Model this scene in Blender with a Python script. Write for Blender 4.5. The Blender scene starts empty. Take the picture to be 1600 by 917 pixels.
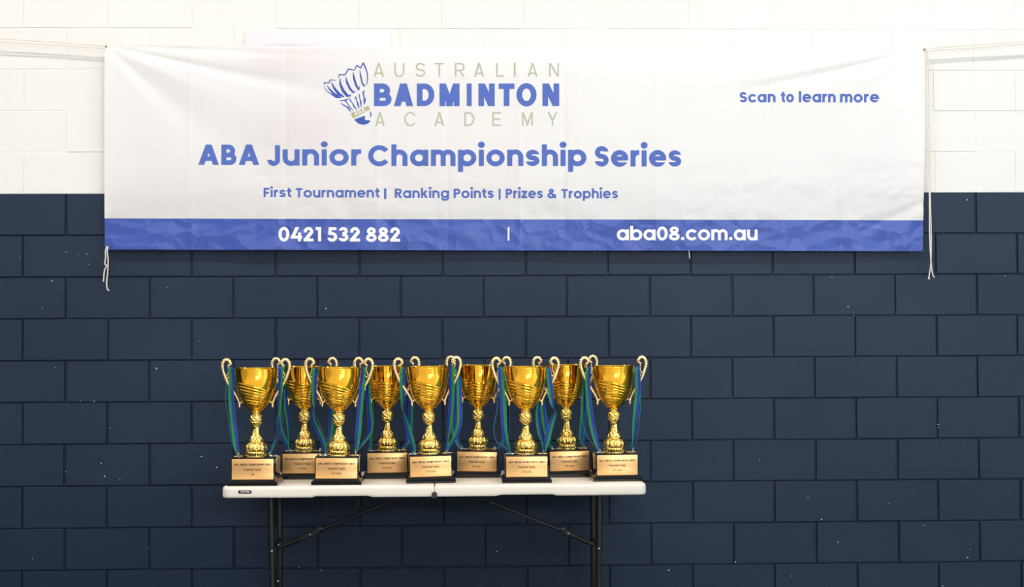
import bpy, bmesh, math, random
import numpy as np
from mathutils import Matrix, Vector, noise

random.seed(7)
SC = bpy.context.scene
COL = SC.collection
W_PX, H_PX, F_PX = 1600.0, 917.0, 2538.0

# ------------------------------------------------------------------ camera
CAM = Vector((1.86352, -7.82583, 1.30562))
YAW, PITCH, ROLL = math.radians(1.98347), math.radians(1.53486), math.radians(-0.26956)
_f = Vector((math.sin(YAW) * math.cos(PITCH), math.cos(YAW) * math.cos(PITCH), math.sin(PITCH)))
_r = Vector((math.cos(YAW), -math.sin(YAW), 0.0))
_u = _r.cross(_f)
RIGHT = _r * math.cos(ROLL) + _u * math.sin(ROLL)
UP = -_r * math.sin(ROLL) + _u * math.cos(ROLL)
FWD = _f
cam_data = bpy.data.cameras.new('camera')
cam_data.sensor_width = 36.0
cam_data.lens = F_PX / W_PX * 36.0
cam = bpy.data.objects.new('camera', cam_data)
M = Matrix((RIGHT, UP, -FWD)).transposed().to_4x4()
M.translation = CAM
cam.matrix_world = M
COL.objects.link(cam)
SC.camera = cam

# ------------------------------------------------------------------ world, exposure
SC.view_settings.view_transform = 'Standard'
SC.view_settings.look = 'None'
SC.view_settings.gamma = 1.0
SC.view_settings.exposure = 0.16
SC.view_settings.use_curve_mapping = False
wd = bpy.data.worlds.new('world')
SC.world = wd
wd.use_nodes = True
wd.node_tree.nodes['Background'].inputs[0].default_value = (0.8, 0.86, 1.0, 1)
wd.node_tree.nodes['Background'].inputs[1].default_value = 0.05

LAMP_STRENGTH = (33.0, 18.0, 14.0)       # per row, nearest the block wall first
LAMP_COLOR = (1.0, 0.955, 0.905)
# daylight through the hall's windows: (strength, colour)
DAY_FAR = (18.0, (0.84, 0.92, 1.0))
DAY_RIGHT = (2.3, (0.60, 0.81, 1.0))
# rows of linear ceiling lights: (y of row, height, list of x centres)
LAMP_ROWS = [(-3.1, 5.75, [-5.4, -1.9, 1.6, 5.1, 8.6]),
             (-8.0, 5.75, [-5.4, -1.9, 1.6, 5.1, 8.6]),
             (-13.0, 5.75, [-5.4, -1.9, 1.6, 5.1, 8.6])]

# ------------------------------------------------------------------ pixel <-> place
def ray(px, py):
    return FWD + RIGHT * ((px - W_PX / 2) / F_PX) - UP * ((py - H_PX / 2) / F_PX)

def at(px, py, Y):
    d = ray(px, py)
    return CAM + d * ((Y - CAM.y) / d.y)

def at_z(px, py, Z):
    d = ray(px, py)
    return CAM + d * ((Z - CAM.z) / d.z)

# ------------------------------------------------------------------ helpers
def tag(o, label=None, cat=None, group=None, kind=None):
    if label: o['label'] = label
    if cat: o['category'] = cat
    if group: o['group'] = group
    if kind: o['kind'] = kind
    return o

def empty(name, loc, label=None, cat=None, group=None):
    o = bpy.data.objects.new(name, None)
    o.empty_display_size = 0.05
    o.location = loc
    COL.objects.link(o)
    return tag(o, label, cat, group)

def link(name, me, mats, parent=None, smooth=False):
    o = bpy.data.objects.new(name, me)
    if mats is not None and len(me.materials) == 0:
        for m in (mats if isinstance(mats, (list, tuple)) else [mats]):
            me.materials.append(m)
    if smooth:
        me.polygons.foreach_set('use_smooth', [True] * len(me.polygons))
    COL.objects.link(o)
    if parent is not None:
        o.parent = parent
    return o

def pydata(name, verts, faces, mats, parent=None, smooth=False, midx=None):
    me = bpy.data.meshes.new(name)
    me.from_pydata([tuple(v) for v in verts], [], faces)
    if midx is not None:
        for m in mats: me.materials.append(m)
        me.polygons.foreach_set('material_index', midx)
    me.update()
    return link(name, me, mats, parent, smooth)

def auto_smooth(o, deg=35):
    me = o.data
    me.polygons.foreach_set('use_smooth', [True] * len(me.polygons))
    bm = bmesh.new(); bm.from_mesh(me)
    lim = math.radians(deg)
    for e in bm.edges:
        e.smooth = not (len(e.link_faces) == 2 and e.calc_face_angle(0) > lim)
    bm.to_mesh(me); bm.free()
    return o

class MB:
    """collects shapes into one mesh"""
    def __init__(self):
        self.v, self.f, self.m = [], [], []
    def add(self, vs, fs, mi=0):
        n = len(self.v)
        self.v += [tuple(p) for p in vs]
        for f in fs:
            self.f.append([i + n for i in f]); self.m.append(mi)
        return self
    def box(self, a, b, bev=0.0, mi=0):
        bm = bmesh.new()
        bmesh.ops.create_cube(bm, size=1)
        for v in bm.verts:
            v.co = Vector(((a[k] + b[k]) / 2 + v.co[k] * (b[k] - a[k]) for k in range(3)))
        if bev > 0:
            bmesh.ops.bevel(bm, geom=bm.edges[:], offset=bev, segments=2, profile=0.5, affect='EDGES')
        return self.bm(bm, mi)
    def bm(self, bm, mi=0):
        bm.verts.ensure_lookup_table(); bm.verts.index_update()
        self.add([v.co.copy() for v in bm.verts], [[v.index for v in f.verts] for f in bm.faces], mi)
        bm.free()
        return self
    def sphere(self, c, r, seg=12, rings=8, scale=(1, 1, 1), mi=0):
        bm = bmesh.new()
        bmesh.ops.create_uvsphere(bm, u_segments=seg, v_segments=rings, radius=r)
        for v in bm.verts:
            v.co = Vector((v.co.x * scale[0] + c[0], v.co.y * scale[1] + c[1], v.co.z * scale[2] + c[2]))
        return self.bm(bm, mi)
    def tube(self, pts, rad, seg=10, flat=1.0, cap=True, mi=0):
        pts = [Vector(p) for p in pts]
        if not isinstance(rad, (list, tuple)): rad = [rad] * len(pts)
        vs, fs = [], []
        nrm = None
        for i, p in enumerate(pts):
            t = (pts[min(i + 1, len(pts) - 1)] - pts[max(i - 1, 0)]).normalized()
            if nrm is None:
                ref = Vector((0, 1, 0)) if abs(t.y) < 0.9 else Vector((1, 0, 0))
                nrm = (ref - t * ref.dot(t)).normalized()
            else:
                nrm = (nrm - t * nrm.dot(t)).normalized()
            b = t.cross(nrm)
            for k in range(seg):
                a = 2 * math.pi * k / seg
                vs.append(p + (nrm * math.cos(a) * flat + b * math.sin(a)) * rad[i])
        n = len(pts)
        for i in range(n - 1):
            for k in range(seg):
                k2 = (k + 1) % seg
                fs.append([i * seg + k, i * seg + k2, (i + 1) * seg + k2, (i + 1) * seg + k])
        if cap:
            fs.append(list(range(seg))[::-1]); fs.append([(n - 1) * seg + k for k in range(seg)])
        return self.add(vs, fs, mi)
    def build(self, name, mats, parent=None, smooth=True, deg=35):
        mats = mats if isinstance(mats, (list, tuple)) else [mats]
        me = bpy.data.meshes.new(name)
        me.from_pydata(self.v, [], self.f)
        for m in mats: me.materials.append(m)
        me.polygons.foreach_set('material_index', self.m)
        bm = bmesh.new(); bm.from_mesh(me)
        bmesh.ops.recalc_face_normals(bm, faces=bm.faces[:]); bm.to_mesh(me); bm.free()
        me.update()
        o = link(name, me, None, parent)
        if smooth: auto_smooth(o, deg)
        return o

def spline(pts, n=8):
    """Catmull-Rom through tuples of any length"""
    P = [np.array(p, float) for p in pts]
    P = [2 * P[0] - P[1]] + P + [2 * P[-1] - P[-2]]
    out = []
    for i in range(1, len(P) - 2):
        for k in range(n):
            t = k / n
            out.append(0.5 * ((2 * P[i]) + (-P[i - 1] + P[i + 1]) * t + (2 * P[i - 1] - 5 * P[i] + 4 * P[i + 1] - P[i + 2]) * t * t
                              + (-P[i - 1] + 3 * P[i] - 3 * P[i + 1] + P[i + 2]) * t ** 3))
    out.append(P[-2])
    return out

# ------------------------------------------------------------------ materials
def lin(r, g, b):
    f = lambda c: (c / 255 / 12.92) if c / 255 <= 0.04045 else ((c / 255 + 0.055) / 1.055) ** 2.4
    return (f(r), f(g), f(b), 1.0)

def mat(name, color, rough=0.5, metal=0.0, spec=0.5, coat=0.0):
    m = bpy.data.materials.new(name)
    m.use_nodes = True
    b = m.node_tree.nodes['Principled BSDF']
    b.inputs['Base Color'].default_value = color
    b.inputs['Roughness'].default_value = rough
    b.inputs['Metallic'].default_value = metal
    b.inputs['Specular IOR Level'].default_value = spec
    b.inputs['Coat Weight'].default_value = coat
    b.inputs['Coat Roughness'].default_value = 0.03
    return m

def N(m, t, **kw):
    n = m.node_tree.nodes.new(t)
    for k, v in kw.items():
        if k in n.inputs: n.inputs[k].default_value = v
        else: setattr(n, k, v)
    return n

def L(m, a, ao, b, bi):
    m.node_tree.links.new(a.outputs[ao], b.inputs[bi])

def bsdf(m): return m.node_tree.nodes['Principled BSDF']

def noise_bump(m, scale, strength, dist=0.001, detail=6, stretch=(1, 1, 1)):
    tc = N(m, 'ShaderNodeTexCoord'); mp = N(m, 'ShaderNodeMapping')
    mp.inputs['Scale'].default_value = stretch
    nz = N(m, 'ShaderNodeTexNoise'); nz.inputs['Scale'].default_value = scale; nz.inputs['Detail'].default_value = detail
    bp = N(m, 'ShaderNodeBump'); bp.inputs['Strength'].default_value = strength; bp.inputs['Distance'].default_value = dist
    L(m, tc, 'Object', mp, 'Vector'); L(m, mp, 'Vector', nz, 'Vector'); L(m, nz, 'Fac', bp, 'Height')
    L(m, bp, 'Normal', bsdf(m), 'Normal')
    return nz, bp

def paint(name, color, rough, spec, var, bump, dist):
    """painted block: a little tonal variation, roughness in patches of blocks"""
    m = mat(name, color, rough, spec=spec)
    tc = N(m, 'ShaderNodeTexCoord')
    big = N(m, 'ShaderNodeTexNoise'); big.inputs['Scale'].default_value = 1.1; big.inputs['Detail'].default_value = 3
    L(m, tc, 'Object', big, 'Vector')
    rp = N(m, 'ShaderNodeValToRGB')
    rp.color_ramp.elements[0].position = 0.3; rp.color_ramp.elements[1].position = 0.7
    rp.color_ramp.elements[0].color = tuple(c * (1 - var) for c in color[:3]) + (1,)
    rp.color_ramp.elements[1].color = tuple(min(1, c * (1 + var)) for c in color[:3]) + (1,)
    L(m, big, 'Fac', rp, 'Fac'); L(m, rp, 'Color', bsdf(m), 'Base Color')
    mp = N(m, 'ShaderNodeMapping'); mp.inputs['Scale'].default_value = (1, 1, 2.2)
    nz = N(m, 'ShaderNodeTexNoise'); nz.inputs['Scale'].default_value = 105; nz.inputs['Detail'].default_value = 5
    L(m, tc, 'Object', mp, 'Vector'); L(m, mp, 'Vector', nz, 'Vector')
    # rough-faced blocks lie in patches
    pa = N(m, 'ShaderNodeTexNoise'); pa.inputs['Scale'].default_value = 0.8; pa.inputs['Detail'].default_value = 2
    L(m, tc, 'Object', pa, 'Vector')
    mr = N(m, 'ShaderNodeMapRange'); mr.inputs[1].default_value = 0.42; mr.inputs[2].default_value = 0.62
    mr.inputs[3].default_value = bump * 0.10; mr.inputs[4].default_value = bump
    L(m, pa, 'Fac', mr, 0)
    bp = N(m, 'ShaderNodeBump'); bp.inputs['Distance'].default_value = dist
    L(m, mr, 0, bp, 'Strength'); L(m, nz, 'Fac', bp, 'Height'); L(m, bp, 'Normal', bsdf(m), 'Normal')
    return m

M_NAVY = paint('navy_block_paint', (0.0132, 0.0272, 0.0560, 1), 0.46, 0.27, 0.12, 0.6, 0.004)
M_WHITE = paint('white_block_paint', (0.815, 0.795, 0.77, 1), 0.6, 0.3, 0.015, 0.3, 0.003)
M_CHIP = mat('paint_chip', (0.75, 0.73, 0.70, 1), 0.7)
M_PLASTER = mat('hall_wall_paint', (0.78, 0.76, 0.72, 1), 0.6)
M_CEIL = mat('ceiling_sheet', (0.62, 0.62, 0.61, 1), 0.6)
M_BLACKSTEEL = mat('black_powder_coat', (0.012, 0.011, 0.011, 1), 0.32, spec=0.5)
noise_bump(M_BLACKSTEEL, 400, 0.08, 0.0005)
M_BOLT = mat('zinc_bolt', (0.6, 0.6, 0.6, 1), 0.3, 1.0)
M_GREYPLASTIC = mat('dark_grey_plastic', (0.03, 0.032, 0.036, 1), 0.35)
M_PLASTIC = mat('almond_plastic', (0.90, 0.83, 0.735, 1), 0.42, spec=0.4)
noise_bump(M_PLASTIC, 260, 0.10, 0.0006)
M_LABELBLACK = mat('black_label', (0.02, 0.018, 0.022, 1), 0.4)
M_LABELWHITE = mat('white_print', (0.8, 0.78, 0.8, 1), 0.5)

M_GOLD = mat('polished_gold', (1.0, 0.53, 0.045, 1), 0.05, 1.0)
M_GOLD2 = mat('bright_cast_gold', (1.0, 0.70, 0.20, 1), 0.10, 1.0)
M_GOLD3 = mat('pale_satin_gold', (1.0, 0.78, 0.40, 1), 0.30, 1.0)
M_SILVER = mat('silver_medal_metal', (0.82, 0.81, 0.80, 1), 0.22, 1.0)
M_GOLDMEDAL = mat('gold_medal_metal', (0.90, 0.70, 0.34, 1), 0.24, 1.0)
M_PLINTH = mat('black_gloss_lacquer', (0.006, 0.006, 0.007, 1), 0.05, spec=0.5)
M_PLAQUE = mat('brushed_gold_plate', (0.98, 0.58, 0.24, 1), 0.33, 0.75)
M_ENGRAVE = mat('engraved_black', (0.05, 0.03, 0.02, 1), 0.6)
M_RGREEN = mat('green_ribbon', lin(4, 124, 66), 0.5, spec=0.4)
M_RBLUE = mat('blue_ribbon', lin(6, 44, 152), 0.5, spec=0.4)
M_REDGE = mat('ribbon_edge', lin(110, 150, 165), 0.6)
M_ROPE = mat('cream_cord', (0.80, 0.73, 0.64, 1), 0.8)
M_STEELRING = mat('nickel_eyelet', (0.8, 0.8, 0.78, 1), 0.25, 1.0)
M_HOLE = mat('eyelet_hole', (0.01, 0.01, 0.012, 1), 0.8)

def fabric(name, color, trans, crumple):
    m = bpy.data.materials.new(name); m.use_nodes = True
    nt = m.node_tree; nt.nodes.remove(nt.nodes['Principled BSDF'])
    out = nt.nodes['Material Output']
    d = N(m, 'ShaderNodeBsdfDiffuse'); d.inputs['Color'].default_value = color
    t = N(m, 'ShaderNodeBsdfTranslucent'); t.inputs['Color'].default_value = color
    g = N(m, 'ShaderNodeBsdfGlossy'); g.inputs['Roughness'].default_value = 0.36; g.inputs['Color'].default_value = (1, 1, 1, 1)
    mx = N(m, 'ShaderNodeMixShader'); mx.inputs[0].default_value = trans
    m2 = N(m, 'ShaderNodeMixShader'); m2.inputs[0].default_value = 0.05
    tc = N(m, 'ShaderNodeTexCoord'); nz = N(m, 'ShaderNodeTexNoise')
    nz.inputs['Scale'].default_value = 22; nz.inputs['Detail'].default_value = 7; nz.inputs['Distortion'].default_value = 0.7
    bp = N(m, 'ShaderNodeBump'); bp.inputs['Strength'].default_value = 0.16; bp.inputs['Distance'].default_value = 0.006
    L(m, tc, 'Object', nz, 'Vector'); L(m, nz, 'Fac', bp, 'Height')
    # faceted creases of a banner that was folded up
    wob = N(m, 'ShaderNodeTexNoise'); wob.inputs['Scale'].default_value = 5; wob.inputs['Detail'].default_value = 3
    mp = N(m, 'ShaderNodeMapping'); mp.inputs['Scale'].default_value = (1, 1, 1.5)
    ad = N(m, 'ShaderNodeMixRGB'); ad.blend_type = 'ADD'; ad.inputs[0].default_value = 0.22
    vo = N(m, 'ShaderNodeTexVoronoi'); vo.inputs['Scale'].default_value = 7.5
    vo.feature = 'F1'
    ma = N(m, 'ShaderNodeTexNoise'); ma.inputs['Scale'].default_value = 2.3; ma.inputs['Detail'].default_value = 2
    mk = N(m, 'ShaderNodeMapRange'); mk.inputs[1].default_value = 0.38; mk.inputs[2].default_value = 0.62; mk.inputs[3].default_value = crumple * .25; mk.inputs[4].default_value = crumple
    b2 = N(m, 'ShaderNodeBump'); b2.inputs['Distance'].default_value = 0.035
    L(m, tc, 'Object', wob, 'Vector'); L(m, tc, 'Object', mp, 'Vector'); L(m, mp, 'Vector', ad, 1); L(m, wob, 'Color', ad, 2); L(m, ad, 0, vo, 'Vector')
    L(m, tc, 'Object', ma, 'Vector'); L(m, ma, 'Fac', mk, 0); L(m, mk, 0, b2, 'Strength')
    L(m, vo, 'Distance', b2, 'Height'); L(m, bp, 'Normal', b2, 'Normal')
    bp = b2
    for n in (d, g): L(m, bp, 'Normal', n, 'Normal')
    L(m, d, 0, mx, 1); L(m, t, 0, mx, 2); L(m, mx, 0, m2, 1); L(m, g, 0, m2, 2); L(m, m2, 0, out, 'Surface')
    return m
M_CLOTH = fabric('white_banner_cloth', (0.95, 0.935, 0.935, 1), 0.29, 0.09)
M_BAND = fabric('blue_banner_print', lin(62, 90, 182), 0.12, 0.65)
M_INK = mat('blue_ink', lin(86, 110, 186), 0.75, spec=0.2)
M_INKDARK = mat('deep_blue_ink', lin(68, 90, 172), 0.75, spec=0.2)
M_INKGREY = mat('sage_grey_ink', lin(182, 184, 162), 0.75, spec=0.2)
M_INKWHITE = mat('white_ink', (0.86, 0.86, 0.88, 1), 0.75, spec=0.2)

# ------------------------------------------------------------------ the hall
ZT = 0.6702                        # table top height in the course grid of the wall
FLOOR = ZT - 0.737
RX0, RX1, RY0, CEIL = -7.5, 10.8, -16.0, 6.3

def structure(o):
    o['kind'] = 'structure'; return o

def quad(name, pts, m):
    return structure(pydata(name, pts, [[0, 1, 2, 3]], m))

def floor_material():
    m = mat('pale_sealed_floor', (0.68, 0.64, 0.57, 1), 0.05, spec=0.8, coat=1.0)
    tc = N(m, 'ShaderNodeTexCoord'); nz = N(m, 'ShaderNodeTexNoise'); nz.inputs['Scale'].default_value = 2.0; nz.inputs['Detail'].default_value = 6
    rp = N(m, 'ShaderNodeValToRGB'); rp.color_ramp.elements[0].color = (0.72, 0.69, 0.63, 1); rp.color_ramp.elements[1].color = (0.78, 0.75, 0.69, 1)
    L(m, tc, 'Object', nz, 'Vector'); L(m, nz, 'Fac', rp, 'Fac'); L(m, rp, 'Color', bsdf(m), 'Base Color')
    return m
M_FLOOR = floor_material()
quad('floor', [(RX0, RY0, FLOOR), (RX1, RY0, FLOOR), (RX1, 0.01, FLOOR), (RX0, 0.01, FLOOR)], M_FLOOR)
quad('ceiling', [(RX0, 0.01, CEIL), (RX1, 0.01, CEIL), (RX1, RY0, CEIL), (RX0, RY0, CEIL)], M_CEIL)

def unseen_floor_sheets():
    m = mat('bounce_dimming_sheet', (0.012, 0.020, 0.036, 1), 0.42)  # dark sheet added out of view to cut floor bounce onto the lower wall
    m2 = mat('grey_green_vinyl', (0.075, 0.11, 0.10, 1), 0.45)
    for (x0, x1, y0, mm, lab) in ((RX0 + .3, 2.0, -1.9, m, 'unseen dark blue sheet added on the floor to dim bounce onto the block wall'),
                                  (2.04, RX1 - .3, -2.4, m2, 'grey-green vinyl runner on the floor right of the table along the block wall')):
        mb = MB(); mb.box((x0, y0, FLOOR), (x1, -0.05, FLOOR + .006), .002)
        tag(mb.build('floor_runner', mm, smooth=False), lab, 'mat')
unseen_floor_sheets()

def hall_wall(name, a, b):
    """side and far walls: navy dado up to the paint line, white above"""
    (x0, y0), (x1, y1) = a, b
    v = [(x0, y0, FLOOR), (x1, y1, FLOOR), (x1, y1, 2.0), (x0, y0, 2.0), (x1, y1, CEIL), (x0, y0, CEIL)]
    return structure(pydata(name, v, [[0, 1, 2, 3], [3, 2, 4, 5]], [M_NAVY, M_PLASTER], midx=[0, 1]))
hall_wall('wall_left', (RX0, RY0), (RX0, 0.01))
hall_wall('wall_right', (RX1, 0.01), (RX1, RY0))
hall_wall('wall_front', (RX1, RY0), (RX0, RY0))

def window(name, pts, day, axis, n):
    """a framed, daylit window lying against a wall; pts: two opposite corners"""
    (x0, y0, z0), (x1, y1, z1) = pts
    g = bpy.data.materials.new('daylit_glass'); g.use_nodes = True
    nt = g.node_tree; nt.nodes.remove(nt.nodes['Principled BSDF'])
    e = N(g, 'ShaderNodeEmission'); e.inputs['Color'].default_value = day[1] + (1,); e.inputs['Strength'].default_value = day[0]
    nt.links.new(e.outputs[0], nt.nodes['Material Output'].inputs['Surface'])
    if axis == 'x': P = [(x0, y0, z0), (x1, y0, z0), (x1, y0, z1), (x0, y0, z1)]
    else: P = [(x0, y0, z0), (x0, y1, z0), (x0, y1, z1), (x0, y0, z1)]
    o = structure(pydata(name, P, [[0, 1, 2, 3]], g))
    mb = MB(); d = .05
    for k in range(n + 1):
        if axis == 'x':
            x = x0 + (x1 - x0) * k / n; mb.box((x - d, y0 - .02, z0 - d), (x + d, y0 + .06, z1 + d))
        else:
            y = y0 + (y1 - y0) * k / n; mb.box((x0 - .06, y - d, z0 - d), (x0 + .02, y + d, z1 + d))
    for z in (z0, z1):
        if axis == 'x': mb.box((x0, y0 - .02, z - d), (x1, y0 + .06, z + d))
        else: mb.box((x0 - .06, min(y0, y1), z - d), (x0 + .02, max(y0, y1), z + d))
    mb.build('window_frame', mat('white_window_frame', (.7, .7, .7, 1), .4), o, smooth=False)
window('window_1', ((2.6, RY0 + .02, 2.85), (10.2, RY0 + .02, 3.85)), DAY_FAR, 'x', 4)
window('window_2', ((RX1 - .02, -9.5, 1.0), (RX1 - .02, -2.5, 4.2)), DAY_RIGHT, 'y', 5)

# the block wall: every block's face stands proud of the raked joints
COURSE = 0.2 * 0.99671
def block_wall():
    mb = MB()
    rnd = random.Random(3)
    GD = 0.0065                                    # groove depth
    k0 = int(math.floor((2.0 - CEIL) / COURSE)) - 1
    k1 = int(math.ceil((2.0 - FLOOR) / COURSE))
    for i in range(k0, k1):
        ztop, zbot = 2.0 - i * COURSE, 2.0 - (i + 1) * COURSE
        # course index counted as in the photograph: paint line above course 4
        off = 0.0 if (i % 2 == 0) else -0.2
        mi = 0 if i >= 0 else 1
        j0 = int(math.floor((RX0 - off) / 0.4)) ; j1 = int(math.ceil((RX1 - off) / 0.4))
        js = {}
        for j in range(j0, j1 + 1):
            js[j] = off + j * 0.4 + rnd.uniform(-0.0025, 0.0025)
        for j in range(j0, j1):
            xa, xb = js[j], js[j + 1]
            gb = 0.0027 + rnd.uniform(0, 0.0013)   # half joint, bed
            gh = 0.0048 + rnd.uniform(-0.0014, 0.0014)  # half joint, head
            GD = 0.0120
            if mi: gb, gh, GD = 0.0010 + rnd.uniform(0, .0007), 0.0014 + rnd.uniform(-.0007, .0007), 0.0024
            y = rnd.uniform(-0.0012, 0.0012)
            ty, tx = rnd.uniform(-0.0008, 0.0008), rnd.uniform(-0.0008, 0.0008)
            q = lambda: rnd.uniform(-0.0007, 0.0007)
            c = 0.0016
            x0, x1, z0, z1 = xa + gh, xb - gh, zbot + gb, ztop - gb
            x0, x1, z0, z1 = x0 + q(), x1 + q(), z0 + q(), z1 + q()
            vs = [(x0 + c, y - ty - tx, z0 + c), (x1 - c, y + ty - tx, z0 + c), (x1 - c, y + ty + tx, z1 - c), (x0 + c, y - ty + tx, z1 - c),
                  (x0, y + c, z0), (x1, y + c, z0), (x1, y + c, z1), (x0, y + c, z1),
                  (x0, GD, z0), (x1, GD, z0), (x1, GD, z1), (x0, GD, z1)]
            fs = [[0, 1, 2, 3]]
            for a in (0, 4):
                for k in range(4):
                    k2 = (k + 1) % 4
                    fs.append([a + k, a + 4 + k, a + 4 + k2, a + k2])
            mb.add(vs, fs, mi)
    GD = 0.0120
    mb.add([(RX0, GD, FLOOR), (RX1, GD, FLOOR), (RX1, GD, 2.0), (RX0, GD, 2.0)], [[0, 1, 2, 3]], 0)
    GD = 0.0024
    mb.add([(RX0, GD, 2.0), (RX1, GD, 2.0), (RX1, GD, CEIL), (RX0, GD, CEIL)], [[0, 1, 2, 3]], 1)
    # chips where the white primer shows through the navy
    chips = [(103, 394), (122.5, 397.6), (135.5, 397), (139, 412.6), (66.3, 481.5), (261.6, 449), (310.4, 533), (244.6, 575.6, 2.6),
             (147.4, 627, 1.8), (125.6, 626.6), (31, 402), (86.7, 574), (172, 669), (314.8, 713, 2.6), (338.4, 730, 2.8), (158, 723.7, 1.8),
             (163.4, 744, 2.4), (102.7, 736.7), (233, 856.6), (50.8, 872.6), (187, 749), (509, 482, 2), (1299.8, 433), (1325, 479, 1.8),
             (1334, 493), (1570, 431), (1262, 776.6), (1264.4, 777.5), (1283.7, 811.6, 2), (1388.8, 786.5), (1465.9, 662.7, 2.2), (1466.5, 668),
             (1309.4, 847, 1.8), (1443.8, 820.7), (1512, 871, 2.4), (1516, 858), (1237, 900, 2), (1472.8, 915, 2.2), (1045, 891, 3), (1149, 877.8, 2.4),
             (1187, 718, 1.8), (467.4, 886, 1.8), (502, 891, 2), (776, 861.6, 1.8), (81.5, 439, 2), (1511, 312, 2.2), (890, 395, 1.6), (929, 394, 1.4)]
    for c in chips:
        s = (c[2] if len(c) > 2 else 1.4) / 327.0 * 0.5
        p = at(c[0], c[1], -0.0024)
        n = 7
        ring = [(p.x + s * math.cos(2 * math.pi * k / n) * rnd.uniform(0.6, 1.3), -0.0024, p.z + s * math.sin(2 * math.pi * k / n) * rnd.uniform(0.5, 1.2)) for k in range(n)]
        mb.add(ring + [(p.x, -0.0028, p.z)], [[k, (k + 1) % n, n] for k in range(n)], 2)
    o = mb.build('wall_back', [M_NAVY, M_WHITE, M_CHIP], smooth=False)
    return structure(o)
block_wall()

# ceiling lights
def ceiling_lights():
    steel = mat('white_enamel_housing', (0.8, 0.8, 0.8, 1), 0.4)
    def glow(strength):
        g = bpy.data.materials.new('lamp_diffuser'); g.use_nodes = True
        nt = g.node_tree; nt.nodes.remove(nt.nodes['Principled BSDF'])
        e = N(g, 'ShaderNodeEmission'); e.inputs['Color'].default_value = LAMP_COLOR + (1,); e.inputs['Strength'].default_value = strength
        nt.links.new(e.outputs[0], nt.nodes['Material Output'].inputs['Surface'])
        return g
    hb = MB()
    hb.box((-1.55, -0.16, 0.0), (1.55, 0.16, 0.10), 0.01)
    for x in (-1.0, 1.0): hb.tube([(x, 0, 0.10), (x, 0, CEIL - 5.75)], 0.006, 6)
    hm = None
    for (Y, Z, xs), st in zip(LAMP_ROWS, LAMP_STRENGTH):
        g, dm = glow(st), None
        for x in xs:
            r = empty('ceiling_light', (x, Y, Z), 'long white linear light fitting hung from the hall ceiling', 'light', 'ceiling lights over the courts')
            if hm is None: hm = hb.build('housing', steel, r).data
            else: link('housing', hm, None, r)
            if dm is None: dm = pydata('diffuser', [(-1.5, -0.14, -0.004), (-1.5, 0.14, -0.004), (1.5, 0.14, -0.004), (1.5, -0.14, -0.004)], [[0, 1, 2, 3]], g, r).data
            else: link('diffuser', dm, None, r)
ceiling_lights()

# ------------------------------------------------------------------ lettering: glyphs as implicit shapes, traced by marching squares
class G:
    def __init__(s, X, Y, w, t):
        s.X, s.Y, s.w, s.t = X, Y, w, t
    def box(s, x0, y0, x1, y1): return np.maximum(np.maximum(x0 - s.X, s.X - x1), np.maximum(y0 - s.Y, s.Y - y1))
    def ell(s, cx, cy, rx, ry): return (np.hypot((s.X - cx) / rx, (s.Y - cy) / ry) - 1) * min(rx, ry)
    def ring(s, cx, cy, rx, ry):
        return np.maximum(s.ell(cx, cy, rx, ry), -s.ell(cx, cy, max(rx - s.w, .01), max(ry - s.t, .01)))
    def diag(s, x0, y0, x1, y1, hw=None):
        hw = hw or s.w * 1.12
        xl = x0 + (s.Y - y0) / (y1 - y0) * (x1 - x0)
        c = abs(y1 - y0) / math.hypot(x1 - x0, y1 - y0)
        return np.maximum((np.abs(s.X - xl) - hw / 2) * c, np.maximum(min(y0, y1) - s.Y, s.Y - max(y0, y1)))
    def bowl(s, x0, W, y0, y1):
        r = (y1 - y0) / 2; cx = max(W - r * 1.02, x0 + s.w * .5)
        return U(s.box(x0, y1 - s.t, cx, y1), s.box(x0, y0, cx, y0 + s.t), I(s.ring(cx, (y0 + y1) / 2, W - cx, r), cx - s.X))
def U(*a):
    r = a[0]
    for b in a[1:]: r = np.minimum(r, b)
    return r
def I(*a):
    r = a[0]
    for b in a[1:]: r = np.maximum(r, b)
    return r
def D(a, b): return np.maximum(a, -b)
XH, ASC, DSC = 0.795, 1.06, -0.29

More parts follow.
